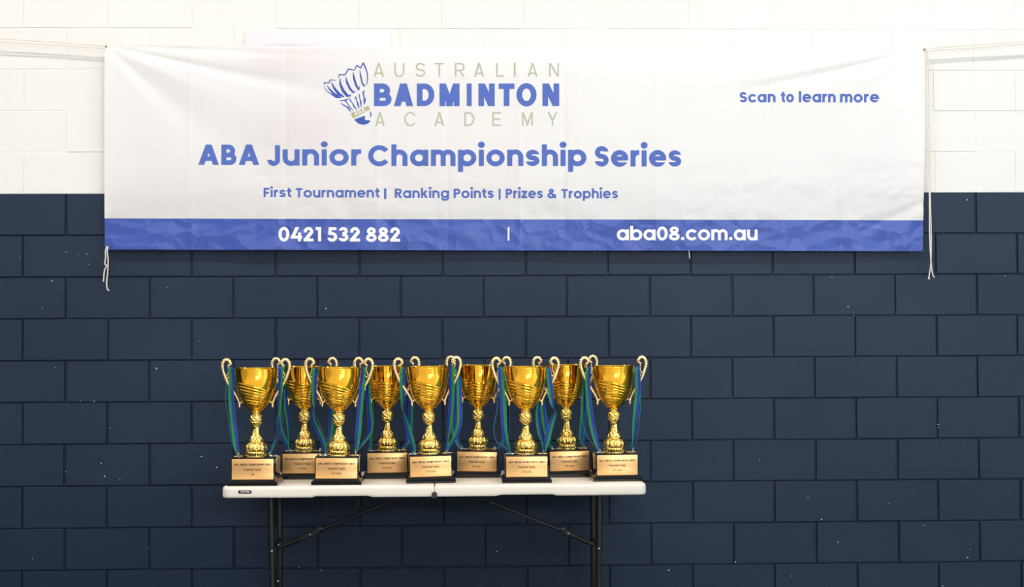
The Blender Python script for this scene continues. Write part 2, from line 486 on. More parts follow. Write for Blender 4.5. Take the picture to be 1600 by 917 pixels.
def glyph(ch, X, Y, w, t):
    """returns (implicit field or None, width); cap height is 1"""
    g = G(X, Y, w, t); B = g.box
    def S_(W, H):
        ry = (H + t) / 4; rx = W / 2
        up = I(g.ring(rx, H - ry, rx * .97, ry)); lo = g.ring(rx, ry, rx, ry)
        up = D(up, B(rx, -1, 9, H - ry + ry * .15)); lo = D(lo, B(-9, ry - ry * .15, rx, 9))
        return U(up, lo)
    def cut_right(f, cx, cy, k): return D(f, I(np.abs(Y - cy) - (X - cx) * k, cx - X))
    if ch == ' ': return None, 0.30
    if ch == 'A':
        W = 1.0; h = w * 1.16
        return U(g.diag(h / 2, 0, W / 2, 1, h), g.diag(W - h / 2, 0, W / 2, 1, h), B(W * .24, .20, W * .76, .20 + t * .95)), W
    if ch == 'B': return U(B(0, 0, w, 1), g.bowl(w * .5, .67, .49 - t / 2, 1), g.bowl(w * .5, .73, 0, .49 + t / 2)), .73
    if ch == 'C': return cut_right(g.ring(.51, .5, .51, .515), .51, .5, .72), .95
    if ch == 'D': return U(B(0, 0, w, 1), g.bowl(w * .5, .88, 0, 1)), .88
    if ch == 'E': return U(B(0, 0, w, 1), B(0, 1 - t, .58, 1), B(0, 0, .58, t), B(0, .5 - t / 2, .54, .5 + t / 2)), .58
    if ch == 'F': return U(B(0, 0, w, 1), B(0, 1 - t, .58, 1), B(0, .48 - t / 2, .52, .48 + t / 2)), .58
    if ch == 'G': return U(D(g.ring(.51, .5, .51, .515), I(B(.51, .46, 9, .82))), B(.52, .46 - t, 1.0, .46)), 1.0
    if ch == 'H': return U(B(0, 0, w, 1), B(.78 - w, 0, .78, 1), B(0, .5 - t / 2, .78, .5 + t / 2)), .78
    if ch == 'I': return B(0, 0, w, 1), w
    if ch == 'J': return U(B(.56 - w, .28, .56, 1), I(g.ring(.28, .28, .28, .295), Y - .281, -X + 0)), .56
    if ch == 'L': return U(B(0, 0, w, 1), B(0, 0, .52, t)), .52
    if ch == 'M':
        W = 1.0
        return U(B(0, 0, w, 1), B(W - w, 0, W, 1), g.diag(w * .55, 1, W / 2, .12, w * 1.15), g.diag(W - w * .55, 1, W / 2, .12, w * 1.15), I(B(W / 2 - w * .6, 0.0, W / 2 + w * .6, .14))), W
    if ch == 'N': return U(B(0, 0, w, 1), B(.80 - w, 0, .80, 1), g.diag(w * .55, 1, .80 - w * .55, 0, w * 1.2)), .80
    if ch == 'O': return g.ring(.52, .5, .52, .515), 1.04
    if ch == 'P': return U(B(0, 0, w, 1), g.bowl(w * .5, .70, .38, 1)), .70
    if ch == 'R': return U(B(0, 0, w, 1), g.bowl(w * .5, .70, .40, 1), g.diag(.36, .45, .72 - w * .55, 0, w * 1.15)), .72
    if ch == 'S': return S_(.68, 1), .68
    if ch == 'T': return U(B(.34 - w / 2, 0, .34 + w / 2, 1), B(0, 1 - t, .68, 1)), .68
    if ch == 'U': return U(B(0, .36, w, 1), B(.76 - w, .36, .76, 1), I(g.ring(.38, .37, .38, .385), Y - .375)), .76
    if ch == 'Y': return U(g.diag(w * .6, 1, .42, .40, w * 1.18), g.diag(.84 - w * .6, 1, .42, .40, w * 1.18), B(.42 - w / 2, 0, .42 + w / 2, .46)), .84
    r = XH / 2
    if ch == 'o': return g.ring(.42, r, .42, r + .012), .84
    if ch == 'a': return U(g.ring(.41, r, .41, r + .012), B(.84 - w, 0, .84, XH)), .84
    if ch == 'd': return U(g.ring(.41, r, .41, r + .012), B(.84 - w, 0, .84, ASC)), .84
    if ch == 'b': return U(g.ring(.43, r, .41, r + .012), B(0, 0, w, ASC)), .84
    if ch == 'p': return U(g.ring(.43, r, .41, r + .012), B(0, DSC, w, XH)), .84
    if ch == 'g': return U(g.ring(.41, r, .41, r + .012), B(.84 - w, .0, .84, XH), I(g.ring(.43, .02, .41, .33), Y - .02, .04 - X)), .84
    if ch == 'c': return cut_right(g.ring(.42, r, .42, r + .012), .42, r, .72), .76
    if ch == 'e':
        f = g.ring(.42, r, .42, r + .012)
        return U(D(f, B(.42, r - .19, 9, r - t * .42)), B(w * .5, r - t * .45, .84 - w * .4, r + t * .45)), .84
    def arch(x0, x1): # from stem left edge x0 to right edge x1
        rx = (x1 - x0) / 2; cy = XH - rx * .98
        return U(I(g.ring(x0 + rx, cy, rx, rx * .98 + .012), cy - Y), B(x1 - w, 0, x1, cy))
    if ch == 'n': return U(B(0, 0, w, XH), arch(0, .74)), .74
    if ch == 'h': return U(B(0, 0, w, ASC), arch(0, .74)), .74
    if ch == 'm': return U(B(0, 0, w, XH), arch(0, .60 + w * .35), arch(.60 - w * .65, 1.20 - w * .3)), 1.20 - w * .3
    if ch == 'u':
        rx = .37
        return U(B(.74 - w, 0, .74, XH), B(0, rx, w, XH), I(g.ring(rx, rx, rx, rx + .012), Y - rx)), .74
    if ch == 'r':
        return U(B(0, 0, w, XH), I(g.ring(.40, XH - .39, .40, .40), XH - .39 - Y, X - .43)), .43
    if ch == 's': return S_(.62, XH), .62
    if ch == 't': return U(B(.11, .20, .11 + w, .99), B(0, XH - t, .46, XH), I(g.ring(.11 + .26, .25, .26, .25), Y - .25, X - .40), B(.36, 0, .46, t)), .46
    if ch == 'k': return U(B(0, 0, w, ASC), g.diag(w * .9, .30, .70 - w * .7, XH, w * 1.3), g.diag(.30, .46, .72 - w * .65, 0, w * 1.25)), .72
    if ch == 'i': return U(B(0, 0, w, XH), g.ell(w / 2, 1.04, w * .68, w * .66)), w
    if ch == 'l': return B(0, 0, w, ASC), w
    if ch == 'y': return U(g.diag(w * .6, XH, .40, .02, w * 1.15), g.diag(.80 - w * .6, XH, .22, DSC, w * 1.15)), .80
    if ch == 'z': return U(B(0, XH - t, .62, XH), B(0, 0, .62, t), g.diag(w * .75, t * .6, .62 - w * .75, XH - t * .6, w * 1.35)), .62
    if ch == '0': return g.ring(.38, .5, .38, .515), .76
    if ch == '1': return U(B(.44 - w, 0, .44, 1), B(0.05, 1 - t, .44, 1)), .44
    if ch == '2': return U(I(g.ring(.345, .66, .335, .352), .62 - Y), g.diag(w * .62, t * .5, .69 - w * .62, .64, w * 1.42), B(0, 0, .70, t)), .70
    if ch == '3':
        f = U(g.ring(.33, .735, .31, .275), g.ring(.34, .265 + t * .1, .35, .285))
        return D(f, B(-9, .24, .27, .76)), .70
    if ch == '4': return U(B(.50, 0, .50 + w, .62), B(0, .19, .80, .19 + t), g.diag(w * .55, .25, .46, 1, w * 1.2)), .80
    if ch == '5':
        f = D(g.ring(.35, .325, .35, .34), B(-9, .26, .28, .9))
        return U(f, B(.10, 1 - t, .64, 1), g.diag(.08 + w / 2, .46, .11 + w / 2, 1, w), I(B(.08, .46, .40, .46 + t * .9))), .70
    if ch == '7': return U(B(0, 1 - t, .66, 1), g.diag(.16 + w * .2, 0, .66 - w * .6, 1 - t * .5, w * 1.15)), .66
    if ch == '8': return U(g.ring(.37, .745, .31, .265), g.ring(.37, .275, .37, .288)), .74
    if ch == '9': return U(g.ring(.37, .66, .37, .35), D(I(g.ring(.37, .36, .37, .37), .30 - X), B(-9, .36, .40, 9)), B(.74 - w, .36, .74, .66)), .74
    if ch == '&':
        lo = D(g.ring(.36, .285, .36, .298), B(.36, .34, 9, 9))
        up = D(g.ring(.37, .765, .235, .245), B(-9, 0, .0, .0))
        return U(D(lo, B(.36, .30, 9, 9)), up, g.diag(.26, .66, .88 - w * .6, 0, w * 1.25), I(g.ring(.36, .285, .46, .298), B(.36, .05, 9, .46))), .88
    if ch == '.': return g.ell(w * .62, w * .6, w * .62, w * .6), w * 1.24
    if ch == '|': return B(0, -.17, w * .8, .99), w * .8
    raise ValueError(ch)

def trace(fields):
    """list of (F, xs, ys) -> verts (2D), faces"""
    V, Fc = [], []
    for F, xs, ys in fields:
        ny, nx = F.shape; ins = F < 0
        idx = {}
        def vert(key, p):
            if key not in idx:
                idx[key] = len(V); V.append(p)
            return idx[key]
        cnt = ins[:-1, :-1].astype(int) + ins[1:, :-1] + ins[:-1, 1:] + ins[1:, 1:]
        for i, j in zip(*np.nonzero(cnt)):
            cs = [(i, j), (i, j + 1), (i + 1, j + 1), (i + 1, j)]
            poly = []
            for k in range(4):
                a, b = cs[k], cs[(k + 1) % 4]
                if ins[a]: poly.append(vert(a, (xs[a[1]], ys[a[0]])))
                if ins[a] != ins[b]:
                    lo, hi = min(a, b), max(a, b)
                    fa, fb = F[lo], F[hi]; u = fa / (fa - fb)
                    poly.append(vert((lo, hi), (xs[lo[1]] + (xs[hi[1]] - xs[lo[1]]) * u, ys[lo[0]] + (ys[hi[0]] - ys[lo[0]]) * u)))
            if len(poly) >= 3: Fc.append(poly)
    return V, Fc

def word_fields(text, x0, x1, base, cap, stroke, cell, gap=0.115, tratio=0.92):
    """fields of one word squeezed between x0 and x1 (y up, units of the caller)"""
    sx = 1.0
    for _ in range(6):
        w = stroke / (cap * sx); t = stroke * tratio / cap
        tot = 0.0; z = np.zeros((1, 1))
        for c in text: tot += glyph(c, z, z, w, t)[1] + gap
        tot -= gap
        sx = (x1 - x0) / (tot * cap)
    out = []; pen = x0
    for c in text:
        Wd = glyph(c, np.zeros((1, 1)), np.zeros((1, 1)), w, t)[1]
        if c != ' ':
            xs = np.arange(pen - 2 * cell, pen + (Wd + .08) * cap * sx + 3 * cell, cell)
            ys = np.arange(base + DSC * cap * 1.15 - 2 * cell, base + 1.22 * cap + 2 * cell, cell)
            if c not in 'gpy|': ys = np.arange(base - .05 * cap - 2 * cell, base + 1.2 * cap + 2 * cell, cell)
            X, Y = np.meshgrid((xs - pen) / (cap * sx), (ys - base) / cap)
            out.append((glyph(c, X, Y, w, t)[0], xs, ys))
        pen += (Wd + gap) * cap * sx
    return out

# ------------------------------------------------------------------ banner
BY = -0.050                                            # mean distance from the wall
B_TL, B_TR, B_BL, B_BR = at(163.5, 70.0, BY), at(1447, 74.5, BY), at(163, 389.8, BY), at(1443.5, 392.3, BY)

def vnoise(x, z, s, seed=0):
    """smooth value noise on arrays"""
    x, z = np.asarray(x) * s + 31.7 * (seed + 1), np.asarray(z) * s + 17.3 * (seed + 1)
    xi, zi = np.floor(x).astype(int), np.floor(z).astype(int)
    fx, fz = x - xi, z - zi
    fx, fz = fx * fx * (3 - 2 * fx), fz * fz * (3 - 2 * fz)
    def h(a, b):
        n = (a * 374761393 + b * 668265263 + seed * 2246822519) & 0xffffffff
        n = ((n ^ (n >> 13)) * 1274126177) & 0xffffffff
        return ((n ^ (n >> 16)) & 0xffff) / 65535.0
    return (h(xi, zi) * (1 - fx) + h(xi + 1, zi) * fx) * (1 - fz) + (h(xi, zi + 1) * (1 - fx) + h(xi + 1, zi + 1) * fx) * fz

CREASES = [at(p, 300, BY).x for p in (297, 447, 590, 700, 812, 882, 1025, 1160, 1205, 1316)]
def cloth(X, Z):
    """depth of the hanging cloth at (X, Z): tension folds from the corners, fold creases, crumples"""
    X, Z = np.asarray(X, float), np.asarray(Z, float)
    d = np.zeros_like(X)
    for (c, sgn, folds) in ((B_TL, 1, [(3.2, 1.1, .006), (13.5, 2.6, .013), (43, 8, .010), (26, 5, -.004)]),
                            (B_TR, -1, [(2.2, .9, .004), (15.0, 2.2, .011), (40, 9, .006)])):
        rx, rz = (X - c.x) * sgn, c.z - Z
        r = np.hypot(rx, rz); al = np.degrees(np.arctan2(rz, np.maximum(rx, 1e-4)))
        for a0, s, amp in folds:
            d += amp * np.exp(-((al - a0 * (1 - .12 * r)) / s) ** 2) * np.minimum(r / .25, 1) * np.exp(-(r / 1.05) ** 2)
    for k, cx in enumerate(CREASES):
        d += (.0026 if k % 2 else -.0026) * np.exp(-np.abs(X - cx) / .012)
    u = (X - B_TL.x) / (B_TR.x - B_TL.x); v = (B_TL.z - Z) / (B_TL.z - B_BL.z)
    low = np.clip((v - .55) / .3, 0, 1)
    # crumples: ridged noise, stronger towards the hem and right of the middle
    n1 = 1 - np.abs(2 * vnoise(X + .15 * vnoise(X, Z, 3, 5), Z * 1.4, 5, 1) - 1)
    n2 = 1 - np.abs(2 * vnoise(X * .9 + Z * .7, Z * 1.3 - X * .5, 8, 2) - 1)
    n3 = 1 - np.abs(2 * vnoise(X * 1.2 - Z * .8, Z * 1.5, 16, 3) - 1)
    msk = vnoise(X, Z, 1.6, 4)
    d += (n1 * .011 + n2 * .010) * (.07 + .95 * low) * msk
    d += n3 * .0060 * (.05 + .95 * low) * np.clip(msk * 2 - .7, 0, 1)
    d += .006 * (vnoise(X, Z, 1.0, 6) - .5)
    return BY + d

def banner():
    root = empty('banner', at(803, 392, BY), 'wide white banner with blue printing hung by cords on the block wall', 'banner')
    loc = Vector(root.location)
    nx, nz = 470, 118
    vband = (341.2 - 70.0) / (389.8 - 70.0)             # top of the blue band on the left edge
    rows = list(np.linspace(0, vband, 98)) + list(np.linspace(vband, 1, 22))[1:]
    vs = []
    tl, tr, bl, br = (np.array(p) for p in (B_TL, B_TR, B_BL, B_BR))
    us = np.linspace(0, 1, nx)
    for v in rows:
        P = (tl[None] * (1 - us[:, None]) + tr[None] * us[:, None]) * (1 - v) + (bl[None] * (1 - us[:, None]) + br[None] * us[:, None]) * v
        # the free edges: top pulled a little down between the corners, hem nearly straight
        P[:, 2] += -0.004 * np.sin(us * math.pi) * (1 - v)
        P[:, 1] = cloth(P[:, 0], P[:, 2])
        vs += [tuple(p - np.array(loc)) for p in P]
    fs, mi = [], []
    for i in range(len(rows) - 1):
        for j in range(nx - 1):
            fs.append([i * nx + j, (i + 1) * nx + j, (i + 1) * nx + j + 1, i * nx + j + 1])
            mi.append(0 if rows[i] < vband - 1e-6 else 1)
    # doubled hems down both sides and along the bottom
    def hem(cols, rws):
        base = len(vs)
        for i in rws:
            for j in cols:
                p = vs[i * nx + j]; vs.append((p[0], p[1] + .0016, p[2]))
        nc = len(cols)
        for a in range(len(rws) - 1):
            for b in range(nc - 1):
                fs.append([base + a * nc + b, base + (a + 1) * nc + b, base + (a + 1) * nc + b + 1, base + a * nc + b + 1])
                mi.append(0 if rows[rws[a]] < vband - 1e-6 else 1)
    allr, allc = list(range(len(rows))), list(range(nx))
    hem(allc[:5], allr); hem(allc[-5:], allr); hem(allc[4:-4], allr[-4:]); hem(allc[4:-4], allr[:3])
    pydata('cloth', vs, fs, [M_CLOTH, M_BAND], root, True, mi)

    def ink(name, fields, m, lift=.0010):
        V, F = trace(fields)
        P = []
        Vn = np.array(V)
        pts = np.array([at(x, -y, BY) for x, y in Vn])
        pts[:, 1] = cloth(pts[:, 0], pts[:, 2]) - lift
        return pydata(name, [tuple(p - np.array(loc)) for p in pts], [f[::-1] for f in F], m, root)

    # y is flipped (up) while tracing: baseline of a word at pixel row b is -b
    def line(words, cap, stroke, cell, **kw):
        out = []
        for (t, a, b, base) in words: out += word_fields(t, a, b, -base, cap, stroke, cell, **kw)
        return out
    ink('heading', line([('ABA', 310, 405, 257.6), ('Junior', 417.5, 564.3, 258.6), ('Championship', 575.3, 916.2, 259.3), ('Series', 929.3, 1064.2, 260.2)], 31.8, 7.9, .8), M_INK)
    ink('subheading', line([('First', 411.8, 455.3, 308), ('Tournament', 462, 593.2, 308.4), ('|', 600, 603.6, 308.6), ('Ranking', 616.8, 701.6, 309), ('Points', 708.8, 771.2, 309.2),
                            ('|', 779.2, 782.2, 309.2), ('Prizes', 790.2, 848.2, 309.4), ('&', 855.2, 870, 309.5), ('Trophies', 877, 965.4, 309.7)], 14.6, 3.25, .55), M_INK)
    ink('scan_text', line([('Scan', 1155.8, 1211.7, 159.9), ('to', 1220, 1240.4, 159.8), ('learn', 1248, 1306, 159.7), ('more', 1313, 1374, 159.6)], 16.4, 3.9, .55), M_INK)
    ink('phone_number', line([('0421', 435, 501.8, 377), ('532', 511, 562.5, 377.2), ('882', 571.8, 625.2, 377.5)], 22.3, 5.0, .7, gap=.09), M_INKWHITE)
    ink('divider', [( np.array([[1, 1, 1, 1], [1, -1, -1, 1], [1, -1, -1, 1], [1, 1, 1, 1.]]), np.array([792.6, 793.9, 795.4, 796.6]), np.array([-377, -375, -355.5, -353.5]))], M_INKWHITE)
    ink('web_address', line([('aba08.com.au', 963.8, 1184, 375.4)], 21.4, 4.7, .7, gap=.085), M_INKWHITE)

    def caps(s, boxes, top, bot, stroke, cell):
        out = []
        for c, (a, b) in zip(s, boxes): out += word_fields(c, 490 + a / 4, 490 + b / 4, -(80 + bot / 4), (bot - top) / 4, stroke, cell, tratio=.95)
        return out
    ink('thin_lettering', caps('AUSTRALIAN', [(375, 440), (505, 567), (637, 697), (757, 815), (883, 945), (1003, 1065), (1141, 1191), (1251, 1262), (1337, 1400), (1472, 1533)], 73, 160, 2.3, .5), M_INKGREY)
    ink('thin_lettering', caps('ACADEMY', [(385, 445), (567, 638), (755, 817), (942, 1005), (1117, 1170), (1302, 1370), (1463, 1523)], 381, 467, 2.3, .5), M_INKGREY)
    ink('bold_lettering', caps('BADMINTON', [(378, 487), (502, 622), (645, 755), (787, 912), (957, 988), (1030, 1132), (1157, 1255), (1268, 1393), (1430, 1535)], 202, 343, 8.9, .7), M_INK)

    # the shuttlecock emblem
    S = 90.0 / 764
    def poly(pts, w0):
        """a brush stroke: list of (x, y, width) in the enlarged drawing -> implicit union"""
        return [(500 + x * S, -(92 + y * S), (w * 1.10 + 1.0) * S / 2) for x, y, w in pts]
    strokes = [
        [(245, 245, 8), (258, 208, 12), (332, 212, 13), (378, 133, 13), (458, 150, 9), (488, 85, 12), (538, 122, 13), (574, 52, 15), (600, 110, 16), (628, 190, 12), (632, 270, 12), (618, 350, 4)],
        [(60, 342, 8), (55, 315, 10), (118, 318, 10), (135, 277, 11), (212, 285, 5)],
        [(52, 368, 4), (90, 425, 8), (150, 468, 10), (215, 505, 22), (275, 510, 14)],
        [(92, 350, 5), (130, 405, 18), (190, 470, 32), (250, 505, 26)],
        [(152, 315, 8), (190, 390, 26), (250, 465, 36), (312, 500, 16)],
        [(265, 262, 8), (268, 330, 24), (305, 420, 36), (360, 485, 34), (405, 490, 8), (410, 462, 4)],
        [(345, 242, 6), (358, 310, 24), (395, 390, 26), (440, 445, 18), (455, 440, 10), (458, 418, 4)],
        [(440, 178, 7), (452, 260, 24), (478, 345, 26), (512, 405, 18), (522, 385, 8), (524, 358, 4)],
        [(527, 152, 6), (540, 230, 18), (560, 320, 18), (585, 362, 14), (596, 332, 4)],
        [(266, 556, 10), (340, 545, 14), (405, 516, 5)],
        [(284, 590, 10), (350, 635, 14), (378, 655, 20), (402, 692, 10)],
        [(340, 560, 16), (365, 590, 10), (395, 640, 12), (440, 686, 8)],
        [(400, 545, 16), (425, 580, 8), (452, 630, 18), (486, 672, 8)],
        [(470, 508, 18), (488, 550, 9), (505, 610, 20), (518, 652, 8)],
        [(520, 472, 12), (526, 520, 9), (542, 575, 18), (545, 640, 6)],
        [(592, 420, 8), (572, 445, 18), (582, 500, 12), (592, 550, 26), (588, 605, 8)],
        [(608, 530, 5), (590, 570, 14)],
        [(668, 700, 8), (676, 735, 14), (670, 770, 8)]]
    cell = .42
    xs = np.arange(500, 592, cell); ys = np.arange(-200, -92, cell)
    X, Y = np.meshgrid(xs, ys); F = np.full(X.shape, 9.0)
    for st in strokes:
        P = spline(poly(st, 1), 5) if len(st) > 9 and False else [np.array(p) for p in poly(st, 1)]
        for a, b in zip(P[:-1], P[1:]):
            d = b[:2] - a[:2]; l2 = float(d @ d) or 1e-9
            u = np.clip(((X - a[0]) * d[0] + (Y - a[1]) * d[1]) / l2, 0, 1)
            F = np.minimum(F, np.hypot(X - a[0] - u * d[0], Y - a[1] - u * d[1]) - (a[2] + (b[2] - a[2]) * u))
    def convex(pts):
        Q = [(500 + x * S, -(92 + y * S)) for x, y in pts]
        cxy = np.mean(Q, axis=0); f = np.full(X.shape, -99.0)
        for (ax, ay), (bx, by) in zip(Q, Q[1:] + Q[:1]):
            nx_, ny_ = by - ay, -(bx - ax); l = math.hypot(nx_, ny_); s = (X - ax) * nx_ / l + (Y - ay) * ny_ / l
            if ((cxy[0] - ax) * nx_ + (cxy[1] - ay) * ny_) > 0: s = -s
            f = np.maximum(f, s)
        return f
    cork = convex([(455, 803), (590, 755), (645, 790), (668, 830), (630, 862), (575, 874), (520, 862), (480, 835)])
    bite = np.minimum(np.hypot(X - 500 - 640 * S, Y + 92 + 772 * S) - 44 * S, np.hypot(X - 500 - 612 * S, Y + 92 + 795 * S) - 18 * S)
    F = np.minimum(F, np.maximum(cork, -bite))
    ink('shuttlecock_emblem', [(F, xs, ys)], M_INKDARK)
    band = convex([(405, 724), (640, 618), (662, 668), (440, 788)])
    # white initials on the emblem's band: cut through to the cloth
    ca, sa = math.cos(math.radians(24)), math.sin(math.radians(24))
    U0, V0 = X - (500 + 462 * S), Y + (92 + 760 * S)
    Xr, Yr = (U0 * ca + V0 * sa), (-U0 * sa + V0 * ca)
    capb = 7.0; pen = 0
    for c, wd in (('A', 6.6), ('B', 5.2), ('A', 6.6)):
        Wn = glyph(c, np.zeros((1, 1)), np.zeros((1, 1)), .2, .18)[1]
        gf = glyph(c, (Xr - pen) / (wd / Wn), Yr / capb, .24, .17)[0] * 5
        band = np.maximum(band, -gf); pen += wd + .4
    ink('emblem_band', [(band, xs, ys)], mat('olive_grey_ink', lin(172, 172, 138), .75, spec=.2))

    # eyelets
    for (px, py, s) in ((168, 384, 1), (1439.3, 385.2, .8), (165.8, 72.8, .8), (1444.5, 77.2, .9)):
        p = at(px, py, BY); y = float(cloth(p.x, p.z)) - .0015
        mb = MB(); n = 20; R, r = .0078 * s, .0043 * s
        vs = []
        for rad, dy in ((R, .0012), (R * .93, 0), ((R + r) / 2, -.0016), (r * 1.05, -.0006), (r, .0012)):
            vs += [(rad * math.cos(2 * math.pi * k / n), dy, rad * math.sin(2 * math.pi * k / n)) for k in range(n)]
        mb.add(vs, [[a * n + k, a * n + (k + 1) % n, (a + 1) * n + (k + 1) % n, (a + 1) * n + k] for a in range(4) for k in range(n)])
        mb.add([(r * math.cos(2 * math.pi * k / n), .0008, r * math.sin(2 * math.pi * k / n)) for k in range(n)], [list(range(n))], 1)
        o = mb.build('eyelet', [M_STEELRING, M_HOLE], root); o.location = Vector((p.x, y, p.z)) - loc
    return root
banner()

# board on the wall that the top of the banner half covers
def wall_board():
    a, b = at(382.5, 48.5, -.012), at(611, 250, -.012)
    m = mat('pale_board', (0.75, 0.735, 0.78, 1), .5)
    # printed in pale lavender with two soft red patches
    tc = N(m, 'ShaderNodeTexCoord'); acc = None
    for (px, py, rx, rz) in ((452, 95, .34, .09), (478, 205, .28, .20)):
        c = at(px, py, -.012)
        mp = N(m, 'ShaderNodeMapping'); mp.inputs['Scale'].default_value = (1 / rx, 0, 1 / rz); mp.inputs['Location'].default_value = (-(c.x - a.x) / rx, 0, -(c.z - a.z) / rz)
        gr = N(m, 'ShaderNodeTexGradient'); gr.gradient_type = 'SPHERICAL'
        L(m, tc, 'Object', mp, 'Vector'); L(m, mp, 'Vector', gr, 'Vector')
        if acc is None: acc = gr; ao = 'Fac'
        else:
            mx = N(m, 'ShaderNodeMath'); mx.operation = 'MAXIMUM'; L(m, acc, ao, mx, 0); L(m, gr, 'Fac', mx, 1); acc, ao = mx, 0
    rp = N(m, 'ShaderNodeValToRGB'); rp.color_ramp.elements[0].position = .05; rp.color_ramp.elements[1].position = .75
    rp.color_ramp.elements[0].color = (0.75, 0.735, 0.78, 1); rp.color_ramp.elements[1].color = (0.45, .02, .05, 1)
    L(m, acc, ao, rp, 'Fac'); L(m, rp, 'Color', bsdf(m), 'Base Color')
    mb = MB(); mb.box((a.x, -.012, b.z), (b.x, -.0005, a.z), .002)
    vs = mb.v; mb.v = [(x - a.x, y, z - a.z) for x, y, z in vs]
    o = mb.build('wall_board', m); o.location = (a.x, 0, a.z)
    tag(o, 'pale lavender board on the white wall showing above the top edge of the banner', 'board')
wall_board()

# ------------------------------------------------------------------ cords
def P3(px, py, Y): return at(px, py, Y)
def cord(name, strands, label, knots=(), r=.0030):
    mb = MB()
    for s in strands:
        mb.tube([P3(*p) for p in spline(s, 6)], r, 8)
    for (px, py, Y, k) in knots:
        p = P3(px, py, Y)
        mb.sphere(p, k, 10, 7, (1.15, .9, .9)); mb.sphere((p.x + k * .5, p.y - k * .3, p.z - k * .5), k * .7, 8, 6)
    o = mb.build(name, M_ROPE)
    return tag(o, label, 'cord')
cord('tie_cord', [[(-60, 53.5, -.060), (0, 60, -.055), (80, 65.5, -.052), (163, 71.5, -.052)], [(-60, 59, -.060), (0, 65, -.055), (80, 70, -.052), (164, 75.5, -.054)]],
     'doubled cream cord running from the top left corner of the banner', [(162.5, 72, -.054, .0045)], .0028)
cord('tie_cord', [[(1446, 75.5, -.055), (1520, 70.5, -.055), (1600, 64.8, -.06), (1660, 60, -.062)], [(1447, 79.5, -.055), (1520, 74.5, -.055), (1600, 68.2, -.06), (1660, 63.5, -.062)],
                  [(1447, 79, -.057), (1450.2, 84, -.057), (1451.2, 140, -.055), (1452.6, 230, -.055), (1453.6, 310, -.055), (1455, 370, -.055), (1454.4, 410, -.055), (1452.6, 425, -.055), (1451.2, 434, -.056)],
                  [(1448.5, 80, -.061), (1448.6, 140, -.060), (1450.6, 230, -.060), (1452.2, 310, -.060), (1452.6, 370, -.060), (1455.2, 415, -.060), (1457.5, 429, -.060), (1460, 433.5, -.060)]],
     'cream cord knotted at the top right corner of the banner with two long tails hanging', [(1446.5, 77.5, -.058, .0055), (1451.2, 435, -.057, .0045)])
cord('tie_cord', [[(167.2, 385, -.058), (164.8, 392, -.060), (165, 401, -.060), (163.8, 412, -.060), (166.2, 415, -.060), (163, 424, -.060), (161.6, 440, -.060)],
                  [(168.6, 385, -.058), (167.6, 393, -.063), (168.8, 405, -.063), (168.4, 424, -.063), (166.8, 438, -.063), (166.8, 447, -.063), (168.6, 453, -.063), (170.6, 453.6, -.063)]],
     'short cream cord dangling in two ends from the bottom left eyelet', [(167.4, 415, -.062, .0035)], .0030)
cord('tie_cord', [[(1077.2, 390, -.040), (1076.8, 395, -.040), (1077.6, 401, -.040), (1077.4, 403.5, -.040)]], 'tiny pale cord end peeping below the blue hem of the banner', (), .0024)

